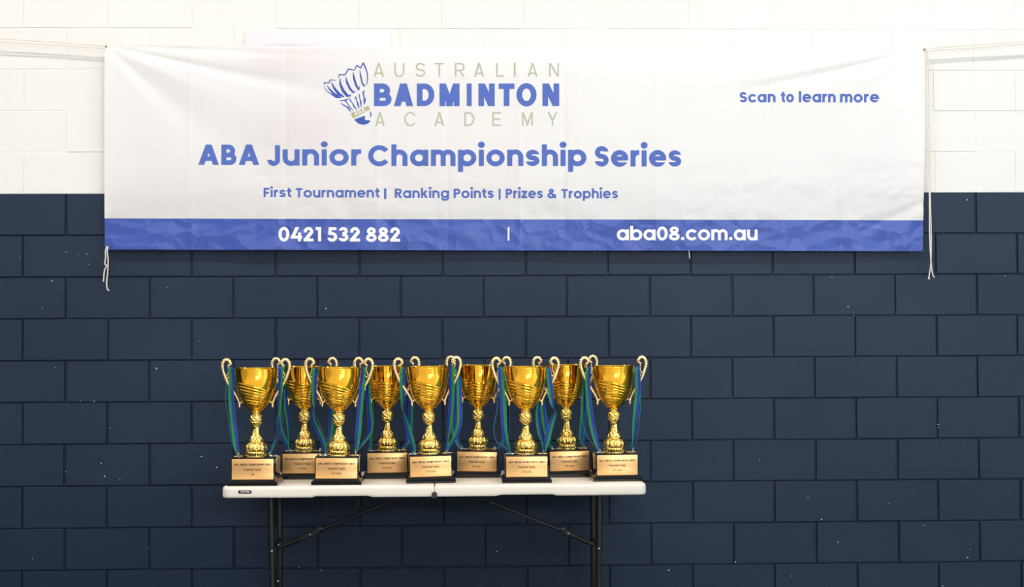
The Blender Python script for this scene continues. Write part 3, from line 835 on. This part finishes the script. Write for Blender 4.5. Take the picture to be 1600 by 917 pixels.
# ------------------------------------------------------------------ folding table
TF = -0.829                                           # front edge of the table top
def table():
    xl, xr, xm = at(346, 768, TF).x, at(1010.5, 762, TF).x, at(678.6, 762, TF).x
    TB = TF + 0.762; H = 0.047
    root = empty('folding_table', ((xl + xr) / 2, (TF + TB) / 2, FLOOR), 'almond plastic folding table with black legs holding the trophies', 'table')
    o = Vector(root.location)
    nA, nB = at(488, 775, TF).x, at(580, 774, TF).x
    def lift(x):                                       # the hand recess under the rim
        xx = x if x < xm else 2 * xm - x
        f = lambda a: max(0, min(1, a))
        return .0052 * f((xx - nA) / .012) * f((nB - xx) / .012)
    def half(x0, x1, out_left):
        # outline, counter-clockwise; outer corners rounded, the seam corners nearly square
        def outline(ins):
            pts = []
            R = .040
            def arc(cx, cy, r, a0, a1, n=8):
                r = max(r - ins, .0015)
                return [(cx + r * math.cos(a0 + (a1 - a0) * k / n), cy + r * math.sin(a0 + (a1 - a0) * k / n)) for k in range(n + 1)]
            rl, rr = (R, .004) if out_left else (.004, R)
            a = arc(x0 + rl, TF + rl, rl, math.pi, 1.5 * math.pi)
            b = arc(x1 - rr, TF + rr, rr, 1.5 * math.pi, 2 * math.pi)
            c = arc(x1 - rr, TB - rr, rr, 0, .5 * math.pi)
            d = arc(x0 + rl, TB - rl, rl, .5 * math.pi, math.pi)
            for A, Bp in ((a, b), (b, c), (c, d), (d, a)):
                pts += A
                p, q = A[-1], Bp[0]
                for k in range(1, 60): pts.append((p[0] + (q[0] - p[0]) * k / 60, p[1] + (q[1] - p[1]) * k / 60))
            return pts
        rings = [(.012, 0.0), (.006, -.0008), (.0025, -.0030), (.0006, -.0070), (0, -.012), (0, -H + .008), (.0012, -H + .003), (.004, -H), (.016, -H)]
        vs = []
        for ins, dz in rings:
            for (x, y) in outline(ins):
                z = ZT + dz + (lift(x) if dz < -.03 and abs(y - TF) < .05 or dz < -.03 and abs(y - TB) < .05 else 0)
                vs.append((x, y, z))
        n = len(vs) // len(rings)
        fs = [[a * n + k, (a + 1) * n + k, (a + 1) * n + (k + 1) % n, a * n + (k + 1) % n] for a in range(len(rings) - 1) for k in range(n)]
        fs.append(list(range(n)))
        # underside: up into the hollow shell
        m0 = len(vs)
        for (x, y) in outline(.020): vs.append((x, y, ZT - .016))
        fs += [[(len(rings) - 1) * n + k, m0 + k, m0 + (k + 1) % n, (len(rings) - 1) * n + (k + 1) % n] for k in range(n)]
        fs.append([m0 + k for k in range(n)][::-1])
        mb = MB(); mb.add([Vector(v) - o for v in vs], fs)
        return mb.build('tabletop', M_PLASTIC, root, deg=50)
    left = half(xl, xm - .0007, True); half(xm + .0007, xr, False)
    # maker's plate on the rim
    a, b = at(372.2, 766.2, TF), at(393.2, 770.8, TF)
    mb = MB()
    pl, ph = b.x - a.x, a.z - b.z
    k = .003
    mb.add([(k, 0, 0), (pl - k, 0, 0), (pl, 0, k), (pl - k * .6, 0, ph), (k * .6, 0, ph), (0, 0, k),
            (k, .003, 0), (pl - k, .003, 0), (pl, .003, k), (pl - k * .6, .003, ph), (k * .6, .003, ph), (0, .003, k)],
           [[0, 1, 2, 3, 4, 5]] + [[i, 6 + i, 6 + (i + 1) % 6, (i + 1) % 6] for i in range(6)])
    plate = mb.build('maker_plate', M_LABELBLACK, left, smooth=False); plate.location = Vector((a.x, TF - .0016, b.z)) - o
    V, F = trace(word_fields('LIFETIME', .0105, pl - .0085, .0042, ph * .52, .0016, .00045, gap=.16))
    pydata('plate_lettering', [(x, -.0006, z) for x, z in V], F, M_LABELWHITE, plate)
    plate['label'] = 'black maker plate with white capitals'
    # hinge at the fold
    mb = MB(); c = at(678.8, 772.4, TF)
    n = 24
    for (rad, y0, y1) in ((.0118, -.010, .02), (.0088, -.013, -.010)):
        vs = [(rad * math.cos(2 * math.pi * i / n), y, rad * math.sin(2 * math.pi * i / n)) for y in (y0, y1) for i in range(n)]
        mb.add(vs, [[i, n + i, n + (i + 1) % n, (i + 1) % n] for i in range(n)] + [list(range(n)), [n + i for i in range(n)][::-1]])
    vs = [(x, y, z) for y in (-.001, .006) for (x, z) in ((-.034, .004), (.034, .004), (.006, -.017), (-.006, -.017))]
    mb.add(vs, [[0, 1, 2, 3], [7, 6, 5, 4]] + [[i, (i + 1) % 4, 4 + (i + 1) % 4, 4 + i] for i in range(4)])
    h = mb.build('fold_hinge', M_GREYPLASTIC, root); h.location = Vector((c.x, TF + .003, c.z)) - o
    # legs
    YF, YR, YB = -.60, -.255, -.43
    zu = ZT - .020
    def leg(px_top, px_bot, Y, foot):
        t, m_, b = at(px_top, 790, Y), at((px_top * .4 + px_bot * .6), 860, Y), at(px_bot, 905, Y)
        pts = [(t.x, Y, zu), (t.x, Y, t.z), (m_.x, Y, m_.z), (b.x, Y, b.z), (b.x, Y - foot * .02, FLOOR + .10), (b.x, Y - foot * .05, FLOOR + .012)]
        mb = MB(); mb.tube([Vector(p) - o for p in spline(pts, 5)], .0143, 14)
        mb.tube([Vector((b.x, Y - foot * .05, FLOOR + .02)) - o, Vector((b.x, Y - foot * .05, FLOOR)) - o], .0155, 12)
        l = mb.build('leg', M_BLACKSTEEL, root)
        return l
    def bolt(px, py, Y, par):
        p = at(px, py, Y)
        mb = MB(); mb.sphere((0, 0, 0), .0052, 10, 6, (1, .6, 1)); b_ = mb.build('bolt', M_BOLT, par); b_.location = p - o
    lf = leg(423.6, 425.4, YF, 1); lr = leg(437.0, 437.0, YR, -1)
    rf = leg(936.5, 935.5, YF, 1); rr_ = leg(926.5, 927.5, YR, -1)
    bolt(424.6, 861, YF - .0143, lf); bolt(435.0, 851.5, YR - .0143, lr); bolt(434.5, 908, YR - .0143, lr)
    bolt(935.6, 857, YF - .0143, rf); bolt(928, 846.5, YR - .0143, rr_); bolt(931, 902, YR - .0143, rr_)
    # cross tubes: at the hinge under the top and low down between each pair
    for (pa, pb) in (((424, 437)), ((936, 927))):
        xa, xb = at(pa, 850, YF).x, at(pb, 850, YR).x
        za = at(pa, 858, YF).z
        for z_, r_ in ((za, .009), (zu - .004, .0115), (FLOOR + .11, .0115)):
            mb = MB(); mb.tube([Vector((xa, YF, z_)) - o, Vector((xb, YR, z_)) - o], r_, 10)
            mb.build('cross_tube', M_BLACKSTEEL, root)
    # folding braces with their locking sleeves
    for (p0, p1, c0, c1) in (((431, 857.5), (626, 777), (470, 841), (500, 828.2)), ((927, 851), (748, 777.5), (896, 836.5), (879, 829.0))):
        A, Bq, C0, C1 = (at(p[0], p[1], YB) for p in (p0, p1, c0, c1))
        Bq.z = min(Bq.z, zu)
        mb = MB(); mb.tube([A - o, C1 - o], .0105, 12); mb.tube([C1 - o, Bq - o], .0082, 12)
        br = mb.build('brace', M_BLACKSTEEL, root)
        mb = MB(); mb.tube([C0 - o, C1 - o], .0135, 8)
        d = (C1 - C0).normalized()
        mb.tube([C0 - o - d * .002, C0 - o + d * .006], .0165, 8)
        up = Vector((0, -.012, .006))
        mb.box(tuple(C1 - o + up - Vector((.012, .004, .004))), tuple(C1 - o + up + Vector((.012, .004, .010))), .002)
        sl = mb.build('locking_sleeve', M_GREYPLASTIC, br)
        mid = (C0 + C1) / 2
        mb = MB(); mb.sphere((0, 0, 0), .005, 10, 6, (1, .6, 1)); bb = mb.build('bolt', M_BOLT, br); bb.location = mid - o + Vector((0, -.0145, 0))
    # wire latch hanging under the left half
    pts = [(509, 775, -.40), (510, 790, -.40), (512, 805.5, -.40), (535, 807, -.40), (556, 805, -.40), (560, 790, -.40), (561.5, 775, -.40)]
    V = [at(*p) for p in pts]; V[0].z = V[-1].z = zu + .002
    mb = MB(); mb.tube([Vector(p) - o for p in spline([tuple(v) for v in V], 5)], .0032, 8)
    mb.tube([V[0] - o + Vector((-.012, 0, 0)), V[0] - o + Vector((.012, 0, 0))], .011, 10)
    mb.build('wire_latch', M_BLACKSTEEL, root)
table()

# ------------------------------------------------------------------ trophies
PW, PZ0, PZ1 = 0.0935, 0.0235, 0.1205                  # plinth half width, bottom, top
def make_plinth():
    mb = MB()
    mb.box((-PW, -PW, PZ0), (PW, PW, PZ1), .0022)
    return mb
def make_foot():
    mb = MB(); prof = [(.1070, 0), (.1080, .001), (.1080, .0125), (.1068, .0140), (.1035, .0150), (.0965, .0225), (.0950, .0236)]
    vs = []
    for r, z in prof: vs += [(-r, -r, z), (r, -r, z), (r, r, z), (-r, r, z)]
    fs = [[a * 4 + k, a * 4 + (k + 1) % 4, a * 4 + 4 + (k + 1) % 4, a * 4 + 4 + k] for a in range(len(prof) - 1) for k in range(4)]
    fs += [[3, 2, 1, 0], [(len(prof) - 1) * 4 + k for k in range(4)]]
    return mb.add(vs, fs)

def lathe(prof, seg, mod=None, close_bottom=True, close_top=True):
    mb = MB(); vs = []
    for i, (r, z) in enumerate(prof):
        for k in range(seg):
            a = 2 * math.pi * k / seg
            dr = mod(a, z, r) if mod else 0
            vs.append(((r + dr) * math.cos(a), (r + dr) * math.sin(a), z))
    n = len(prof)
    fs = [[i * seg + k, i * seg + (k + 1) % seg, (i + 1) * seg + (k + 1) % seg, (i + 1) * seg + k] for i in range(n - 1) for k in range(seg)]
    if close_bottom: fs.append(list(range(seg))[::-1])
    if close_top: fs.append([(n - 1) * seg + k for k in range(seg)])
    return mb.add(vs, fs)

def make_stem():
    key = [(.0475, .1206), (.0478, .1225), (.0470, .1240), (.0474, .130), (.0466, .139), (.0440, .1405), (.0455, .1425), (.0480, .150), (.0485, .158), (.0468, .166),
           (.0430, .1740), (.0370, .1805), (.0330, .1830), (.0318, .1850), (.0328, .1875), (.0322, .1910), (.0300, .1935), (.0268, .1990), (.0238, .2060), (.0215, .2130),
           (.0190, .2230), (.0176, .2340), (.0165, .2450), (.0168, .2530), (.0190, .2570), (.0215, .2600), (.0248, .2640), (.0262, .2680), (.0255, .2700), (.0270, .2735),
           (.0278, .2800), (.0274, .2880), (.0255, .2950), (.0222, .2990), (.0202, .3020), (.0204, .3060), (.0225, .3100), (.0228, .3125), (.0205, .3140)]
    prof = [tuple(p) for p in spline(key, 5)]
    def mod(a, z, r):
        d = 0
        if .1245 < z < .139: d += .0011 * math.sin(26 * a) * math.sin((z - .1245) / .0145 * math.pi)
        if .1425 < z < .180:
            e = math.sin((z - .1425) / .0375 * math.pi)
            d += e * (.0050 * abs(math.sin(7 * a)) ** .6 - .0030) + e * .0007 * math.sin(28 * a) * math.sin(z * 900)
        if .184 < z < .212: d += .0018 * math.sin(9 * a + z * 240) * math.sin((z - .184) / .028 * math.pi)
        if .213 < z < .256: d += .0004 * math.sin(3 * a - z * 90) * math.sin((z - .213) / .043 * math.pi)
        if .256 < z < .270: d += .0011 * math.sin(11 * a)
        if .2715 < z < .298: d += .0011 * math.sin(8 * a + z * 330) + .0006 * math.sin(22 * a - z * 700)
        return d
    return lathe(prof, 120, mod)

def make_bowl():
    key = [(.0200, .3132), (.0225, .3160), (.0330, .3260), (.0445, .3385), (.0560, .3540), (.0655, .3710), (.0735, .3910), (.0795, .4120), (.0845, .4360), (.0885, .4620), (.0915, .4880), (.0930, .5010), (.0945, .5040), (.0950, .5060)]
    outer = [tuple(p) for p in spline(key, 12)]
    zb, zr = .3150, .5060
    def relief(a, z):
        # a: angle, 0 = right (+x), -90 deg faces the room; the pattern runs twice round the cup
        s = ((a + math.radians(90 + 74)) % math.pi) / math.pi          # 0 at the left of the front, 1 at its right
        top = .452 - .075 * s ** 1.35                                 # upper edge sweeps down to the right
        if s > .74: top += (.452 - .377) * ((s - .74) / .26) ** 2 * .95
        if z > top or z < zb + .004: return 0.0
        ph = (top - z) / (top - zb)                                     # 0 at the edge, 1 at the neck
        n = 9.0
        w = ph * n
        ridge = (1 - abs(2 * (w - math.floor(w)) - 1)) ** .8            # rolled ridges
        env = min(1, (top - z) / .004) * min(1, (z - zb - .004) / .01) * (1 if s < .72 else max(0, 1 - (s - .72) / .08))
        d = .0030 * (ridge - .35) * env
        # hammered beads over the left part and the right edge
        bead = math.sin(a * 34) * math.sin(w * math.pi * 2)
        m = max(0, 1 - s / .22) + max(0, min(1, (s - .70) / .08))
        return d + .0014 * bead * min(1, m) * min(1, (top - z) / .004)
    mb = MB(); vs = []; seg = 300
    for (r, z) in outer:
        for k in range(seg):
            a = 2 * math.pi * k / seg
            d = relief(a, z)
            vs.append(((r * 1.04 + d) * math.cos(a), (r * 1.04 + d) * math.sin(a), z))
    inner = [(.0965, .5060), (.0945, .500), (.0865, .462), (.0715, .392), (.0430, .340), (.004, .326)]
    for (r, z) in inner:
        for k in range(seg):
            a = 2 * math.pi * k / seg; vs.append((r * math.cos(a), r * math.sin(a), z))
    n = len(outer) + len(inner)
    fs = [[i * seg + k, i * seg + (k + 1) % seg, (i + 1) * seg + (k + 1) % seg, (i + 1) * seg + k] for i in range(n - 1) for k in range(seg)]
    fs += [list(range(seg))[::-1], [(n - 1) * seg + k for k in range(seg)]]
    return mb.add(vs, fs)

def make_handle(sg):
    """cast side handle in the x-z plane; sg = -1 left, +1 right"""
    X = lambda x: x * sg
    main = [(.0715, .3475, .0042), (.0775, .3640, .0036), (.0850, .3800, .0040), (.0985, .4020, .0046), (.1130, .4250, .0050), (.1250, .4470, .0054), (.1340, .4660, .0054), (.1415, .4870, .0048),
            (.1458, .5060, .0042), (.1452, .5235, .0040), (.1390, .5360, .0040), (.1290, .5410, .0040), (.1190, .5370, .0040), (.1138, .5275, .0038), (.1148, .5190, .0034), (.1200, .5140, .0030), (.1228, .5170, .0028)]
    pts = spline(main, 7)
    mb = MB()
    mb.tube([(X(p[0]), 0, p[1]) for p in pts], [float(p[2]) * 1.5 for p in pts], 10)
    # beads round the outside of the scroll
    n = len(pts)
    for i in range(int(n * .48), int(n * .87), 4):
        p, q = pts[i], pts[min(i + 1, n - 1)]
        t = np.array([q[0] - p[0], q[1] - p[1]]); t /= max(np.linalg.norm(t), 1e-9)
        nx_, nz_ = t[1], -t[0]
        mb.sphere((X(p[0] + nx_ * .0056), 0, p[1] + nz_ * .0056), .0036, 8, 6)
    # lower end: leaf shaped drop, and the lugs that meet the cup
    mb.sphere((X(.0728), 0, .3400), .0068, 12, 8, (.85, .8, 1.5))
    lug = spline([(.0760, .3570, .0034), (.0700, .3500, .0032), (.0640, .3560, .0030), (.0600, .3640, .0030)], 5)
    mb.tube([(X(p[0]), 0, p[1]) for p in lug], [float(p[2]) for p in lug], 8)
    up = spline([(.1300, .4560, .0036), (.1195, .4640, .0032), (.1075, .4730, .0032), (.0975, .4840, .0032), (.0905, .4860, .0032)], 5)
    mb.tube([(X(p[0]), 0, p[1]) for p in up], [float(p[2]) for p in up], 8)
    tail = spline([(.1225, .5195, .0028), (.1215, .5080, .0026), (.1195, .4960, .0024), (.1225, .4800, .0024), (.1290, .4660, .0026)], 5)
    mb.tube([(X(p[0]), 0, p[1]) for p in tail], [float(p[2]) for p in tail], 8)
    return mb

def plaque_text(third):
    f = []
    c, k = .00125, 1.0
    f += word_fields('ABA JUNIOR CHAMPIONSHIP SERIES', -.0800, .0800, .0160, .0086, .00190, .00062, gap=.15)
    f += word_fields('Perpetual Trophy', -.0365, .0365, -.0055, .0086, .00155, .00062, gap=.13)
    half = {'U9': .0065}.get(third, .0205)
    f += word_fields(third, -half, half, -.0262, .0084, .00155, .00062, gap=.14)
    V, F = trace(f)
    me = bpy.data.meshes.new('plaque_lettering')
    me.from_pydata([(x, 0, z) for x, z in V], [], F); me.materials.append(M_ENGRAVE); me.update()
    return me

# name of class, cup centre px, row, yaw deg, tilt deg, label
FRONT_Y, BACK_Y = -0.675, -0.375
TROPHIES = [
    ('U9', 400.0, FRONT_Y, 1.8, 0, 'gold trophy cup with the U9 plaque, left end of the front row'),
    ('U11 Girls', 528.5, FRONT_Y + .005, 1.0, -.5, 'gold trophy cup with the U11 Girls plaque in the front row'),
    ('U13 Girls', 672.0, FRONT_Y + .055, -3.0, 1.2, 'gold trophy cup with the U13 Girls plaque, standing on the fold of the table'),
    ('U15 Girls', 821.3, FRONT_Y + .030, 0.0, 0, 'gold trophy cup with the U15 Girls plaque in the front row'),
    ('U17 Girls', 959.8, FRONT_Y + .075, -2.0, .3, 'gold trophy cup with the U17 Girls plaque, right end of the front row'),
    ('U11 Boys', 475.6, BACK_Y, 0.0, 0, 'gold trophy cup with the U11 Boys plaque, leftmost of the back row'),
    ('U13 Boys', 605.5, BACK_Y, -1.5, .3, 'gold trophy cup with the U13 Boys plaque in the back row'),
    ('U15 Boys', 745.5, BACK_Y + .02, 2.5, -.9, 'gold trophy cup with the U15 Boys plaque in the back row'),
    ('U17 Boys', 886.3, BACK_Y + .01, -2.5, .9, 'gold trophy cup with the U17 Boys plaque, rightmost of the back row'),
]
CENTRE = {}
def trophies():
    proto = None
    for (cls, px, Yc, yaw, tilt, label) in TROPHIES:
        x = at(px, 650, Yc).x
        lift = abs(math.sin(math.radians(tilt))) * .106
        r = empty('trophy_cup', (x, Yc, ZT + lift + .0002), label, 'trophy', 'gold trophy cups on the table')
        r.rotation_euler = (0, math.radians(-tilt), math.radians(-yaw))
        CENTRE[cls] = (x, Yc, ZT + lift)
        if proto is None:
            foot = make_foot().build('base', M_PLINTH, r, deg=20)
            pl = make_plinth().build('plinth', M_PLINTH, r, deg=30)
            mb = MB(); mb.box((-.0895, -.0012, -.0440), (.0895, .0010, .0440), .0005)
            pq = mb.build('plaque', M_PLAQUE, r, deg=30)
            st = make_stem().build('stem', M_GOLD2, r, deg=60)
            bw = make_bowl().build('bowl', M_GOLD, r, deg=60)
            hs = [make_handle(s).build('handle', M_GOLD3, r, deg=60) for s in (-1, 1)]
            proto = (foot, pl, st, bw, hs[0], hs[1])
        else:
            for p in proto:
                c = p.copy(); COL.objects.link(c); c.parent = r
            c = pq.copy(); COL.objects.link(c); c.parent = r
            pq = c
        pq.location = (0, -PW - .0012, .0705)
        t = bpy.data.objects.new('plaque_lettering', plaque_text(cls)); COL.objects.link(t); t.parent = pq
        t.location = (0, -.0015, 0)
trophies()

# ------------------------------------------------------------------ medals hung over the handles
RW = 9.0                                              # ribbon width, in pixels of the plan
def medal(cls, side, disc_px, gold, a, b, Yoff=0.0):
    """a, b: the two hanging strands, (px, py, shown width); width > 0 green on the left, < 0 blue on the left"""
    x0, Yc, z0 = CENTRE[cls]
    metal = 'gold' if gold else 'silver'
    dx = at(disc_px, 711, Yc).x - x0
    zt = z0 + PZ1 - dx * 0
    tilt = next(t[4] for t in TROPHIES if t[0] == cls)
    zt += math.sin(math.radians(tilt)) * dx
    root = empty('medal', (x0 + dx, Yc - .020, zt + .0008), '%s medal on blue and green ribbon, %s handle of the %s trophy' % (metal, side, cls), 'medal', 'medals hung on the trophies')
    loc = Vector(root.location)
    m = M_GOLDMEDAL if gold else M_SILVER
    mb = MB(); n = 28
    prof = [(.0235, 0), (.0258, .0008), (.0262, .0020), (.0256, .0032), (.0240, .0036), (.0228, .0028), (.0120, .0026), (.0110, .0034), (.0, .0036)]
    vs = []
    for r, z in prof[:-1]: vs += [(r * math.cos(2 * math.pi * k / n), r * math.sin(2 * math.pi * k / n), z) for k in range(n)]
    k_ = len(prof) - 1
    fs = [[i * n + k, i * n + (k + 1) % n, (i + 1) * n + (k + 1) % n, (i + 1) * n + k] for i in range(k_ - 1) for k in range(n)]
    fs += [list(range(n))[::-1], [(k_ - 1) * n + k for k in range(n)]]
    mb.add(vs, fs)
    disc = mb.build('disc', m, root, deg=40)
    disc.rotation_euler = (0, math.radians(-tilt), 0)
    # clip ring standing where the ribbon ends
    bx, by = a[-1][0], a[-1][1]
    rp = at(bx, by, Yc - .012)
    rp.z = max(rp.z, zt + .006)
    mb = MB(); mb.tube([Vector((.0042 * math.cos(t), 0, .0050 * math.sin(t))) for t in np.linspace(0, 2 * math.pi, 17)], .0009, 6, cap=False)
    mb.tube([Vector((0, 0, -.004)), Vector((.35 * (loc.x - rp.x), -.002, min(-.006, zt + .003 - rp.z)))], .0012, 6)
    ring = mb.build('clip_ring', M_STEELRING, root); ring.location = Vector((rp.x, Yc - .012, rp.z)) - loc
    # ribbon: up one strand, over the handle, down the other
    def strand(S, dy):
        out = []
        n_ = len(S)
        for i, (px, py, w) in enumerate(S):
            u = i / (n_ - 1)
            out.append((px, py, w, dy * (1 - u) ** .6 + (-.012 + .10 * dy) * (1 - (1 - u) ** .6) + Yoff))
        return out
    A, Bs = strand(a, -.0135), strand(b, .0135)
    t0, t1 = A[0], Bs[0]
    top = ((t0[0] + t1[0]) / 2, min(t0[1], t1[1]) - 3.2, (t0[2] + t1[2]) / 2, Yoff)
    path = spline(A[::-1] + [top] + Bs, 6)
    mb = MB(); vs = []; offs = (-1, -.95, 0, .95, 1)
    full = .0245
    for (px, py, w, dy) in path:
        p = at(px, py, Yc + dy)
        c = max(-1, min(1, w / RW)); sgn = math.sqrt(max(0, 1 - c * c))
        wv = Vector((c, sgn * .9, 0)) * (full / 2)
        vs += [p + wv * k - loc for k in offs]
    fs = []; mi = []
    for i in range(len(path) - 1):
        for k in range(4):
            mb_f = [i * 5 + k, i * 5 + k + 1, i * 5 + 6 + k, i * 5 + 5 + k]
            fs.append(mb_f); mi.append((2, 0, 1, 2)[k])
    o = pydata('ribbon', vs, fs, [M_RGREEN, M_RBLUE, M_REDGE], root, True, mi)
    so = o.modifiers.new('thick', 'SOLIDIFY'); so.thickness = .0006; so.offset = 0

MEDALS = [
 ('U9', 'left', 373.5, True, [(360, 576, 7), (362, 590, 8.5), (361, 620, 9), (363.5, 650, 9), (367, 682, 8.5), (369.5, 700, 6.5), (372, 709, 3)],
  [(357, 578, -5), (354.5, 588, -4), (352.8, 602, -3), (352.2, 625, -2.4), (354, 643, -2.4), (357, 660, -2.8), (361, 690, -3), (366, 702, -3), (371, 709, -1.5)]),
 ('U9', 'right', 429.5, False, [(439.5, 575, -8.5), (438.4, 600, -8), (436.5, 625, -7), (434.5, 645, -5), (432, 660, -2.4), (432.6, 672, -2), (429.5, 687, -2.6), (425, 699, -4.5), (421.5, 708.5, -3)],
  [(444, 578, -5), (444, 610, -3), (443, 640, -1.8), (441, 656, -1.8), (438, 674, -2.2), (430.5, 692, -3.5), (424.5, 702, -4.5), (421.7, 708.5, -3)]),
 ('U11 Boys', 'left', 453, False, [(446, 578, 6), (445.5, 605, 6.5), (446.5, 630, 7), (449, 650, 5), (451, 675, 2.4), (452, 704, 1.6)],
  [(438.5, 580, -7), (437, 620, -7), (436.4, 655, -7), (438, 668, -7.5), (442, 681, -8), (447.5, 693, -8), (452, 704, -3)]),
 ('U11 Boys', 'right', 498, True, [(521, 578, -8), (520, 610, -8), (519, 640, -8), (517.5, 665, -8), (514, 688, -7), (506, 699, -5), (500, 705, -3)],
  [(524, 578, -5), (523, 612, -5), (522.5, 645, -6), (520, 672, -6), (515, 691, -6), (507, 700, -4), (500.5, 705, -3)]),
 ('U11 Girls', 'left', 505.5, False, [(492, 578, 8), (490.5, 600, 8.4), (491, 622, 7), (491.5, 637, 2), (488.8, 646, -4), (490, 657, -6), (497, 673, -7.5), (504.5, 690, -7.5), (508.5, 707.5, -5)],
  [(488, 579, 4), (487, 602, 3), (486.6, 630, 1.5), (489, 642, -1.5), (494, 652, -2), (501, 668, -2), (508, 684, -2), (511, 696, -2.5), (509, 707.5, -3)]),
 ('U11 Girls', 'right', 555, True, [(568.3, 577, -7), (566, 600, -9), (562.5, 640, -9), (559, 682, -9), (556, 704, -5)],
  [(574, 578, -6), (575.5, 610, -7), (577.5, 640, -8), (580.2, 664, -6.5), (577, 678, -5), (567.5, 692, -6), (558.5, 702, -4.5), (556, 705, -4)]),
 ('U13 Boys', 'left', 583, False, [(572, 580, -7), (574, 610, -7), (577, 650, -7), (577.6, 685, -6), (577.4, 704, -3)],
  [(578, 580, -5), (580, 612, -5), (582, 650, -4), (580, 685, -4), (578, 704, -3)]),
 ('U13 Boys', 'right', 628.5, True, [(644.5, 578, -7), (642.5, 605, -7.5), (641.8, 630, -8), (641.4, 660, -7), (639, 686, -7), (632.5, 698, -5), (629.5, 705, -3)],
  [(640, 580, -5), (638.6, 610, -6), (638, 640, -6), (638, 670, -6), (636, 690, -5), (631.5, 699, -4), (629, 705, -3)]),
 ('U13 Girls', 'left', 645.5, False, [(630, 578, 8), (628.8, 600, 8.6), (629.6, 622, 7), (629.8, 638, 2.2), (630.8, 648, -4), (636, 664, -7.6), (642, 684, -8.4), (647, 706, -5)],
  [(626, 579, 4), (626, 605, 3), (627, 632, 1.5), (631, 648, -1.5), (637, 660, -1.8), (643, 676, -1.8), (648.5, 696, -2), (648, 706, -3)]),
 ('U13 Girls', 'right', 699, True, [(705.8, 577, -8), (705.8, 605, -8.4), (704.5, 640, -8), (701.2, 670, -5), (699, 690, -3.4), (698, 704.5, -4)],
  [(716.5, 590, 7), (717.6, 615, 8.4), (718.2, 645, 8.8), (717, 665, 8.6), (711.5, 682, 8), (703, 696, 7), (699, 704.5, 4.5)]),
 ('U15 Boys', 'left', 725, False, [(712.5, 579, 7), (710.5, 612, 8), (708.3, 645, 8), (708, 667, 8), (711.8, 684, 8), (717.5, 696, 7), (721.5, 703.5, 4)],
  [(708, 580, 5), (706, 615, 5), (705, 648, 4), (705.5, 670, 3.5), (710, 687, 3.5), (716.5, 697.5, 3.5), (721, 703.5, 3)]),
 ('U15 Boys', 'right', 769.5, True, [(788.5, 580, -7), (788.5, 610, -7), (789, 645, -6), (788, 672, -5), (784, 690, -6), (778, 698, -5), (773, 704, -3)],
  [(793, 580, -5), (793.8, 615, -4), (795, 650, -3), (794.5, 675, -3), (787.5, 691, -3.5), (779, 699, -3), (773.5, 704, -3)]),
 ('U15 Girls', 'left', 796.5, False, [(782.3, 577, -8.6), (783.4, 600, -9), (786, 635, -9), (788, 668, -9), (791, 690, -7.6), (797, 707, -3.5)],
  [(777.5, 579, -3), (777, 610, -2), (776.2, 640, -1.8), (771.2, 668, -1.8), (774, 687, -2), (783, 695, -6.5), (792, 702, -6), (797, 707, -3.5)]),
 ('U15 Girls', 'right', 847.5, True, [(856.5, 577, 8), (859.2, 600, 8.8), (861.3, 622, 8.4), (864, 636, 3), (866.4, 645, -5), (860.6, 665, -8.6), (854.5, 688, -8.6), (850, 706, -5)],
  [(853, 579, 5), (849, 605, 5), (842, 632, 6.5), (840.3, 655, 6.8), (843.5, 677, 6), (848, 692, 4), (849.6, 706, 3)]),
 ('U17 Boys', 'left', 866.5, False, [(841.5, 579, 7), (844, 610, 8), (848.5, 642, 8.4), (851, 664, 8), (856, 686, 6), (862.5, 702, 4)],
  [(846, 580, 5), (849.5, 612, 5), (854, 642, 4), (857, 664, 4), (860, 686, 3.5), (863, 702, 3)]),
 ('U17 Boys', 'right', 910, True, [(915.5, 579, 6), (913, 605, 7), (911, 635, 7.4), (909.5, 662, 7.4), (908, 682, 7), (911.5, 698, 4)],
  [(922.5, 580, 5), (920, 612, 5), (916.5, 645, 4), (914, 670, 4), (912.8, 688, 4), (912, 698, 3)]),
 ('U17 Girls', 'left', 937, False, [(919.2, 577, 8.2), (918.3, 600, 8.6), (921, 635, 9), (926, 668, 9), (931.6, 690, 8.2), (937, 704, 5)],
  [(914.8, 579, 6), (913.4, 605, 7.4), (911.6, 640, 7), (912, 660, 4), (918.5, 682, 2.6), (929, 695, 2.6), (936, 704, 3)]),
 ('U17 Girls', 'right', 985.5, True, [(996, 577, 8.8), (996.8, 600, 9), (995.2, 628, 9), (992, 660, 8), (990.5, 684, 6), (989.2, 700, 4.6)],
  [(999.8, 580, 5), (1000.6, 610, 4.4), (1001.4, 635, 3), (999.4, 655, 2), (998, 672, 1.6), (994.4, 689, 1.6), (990.4, 701, 2)]),
]
for md in MEDALS: medal(*md)
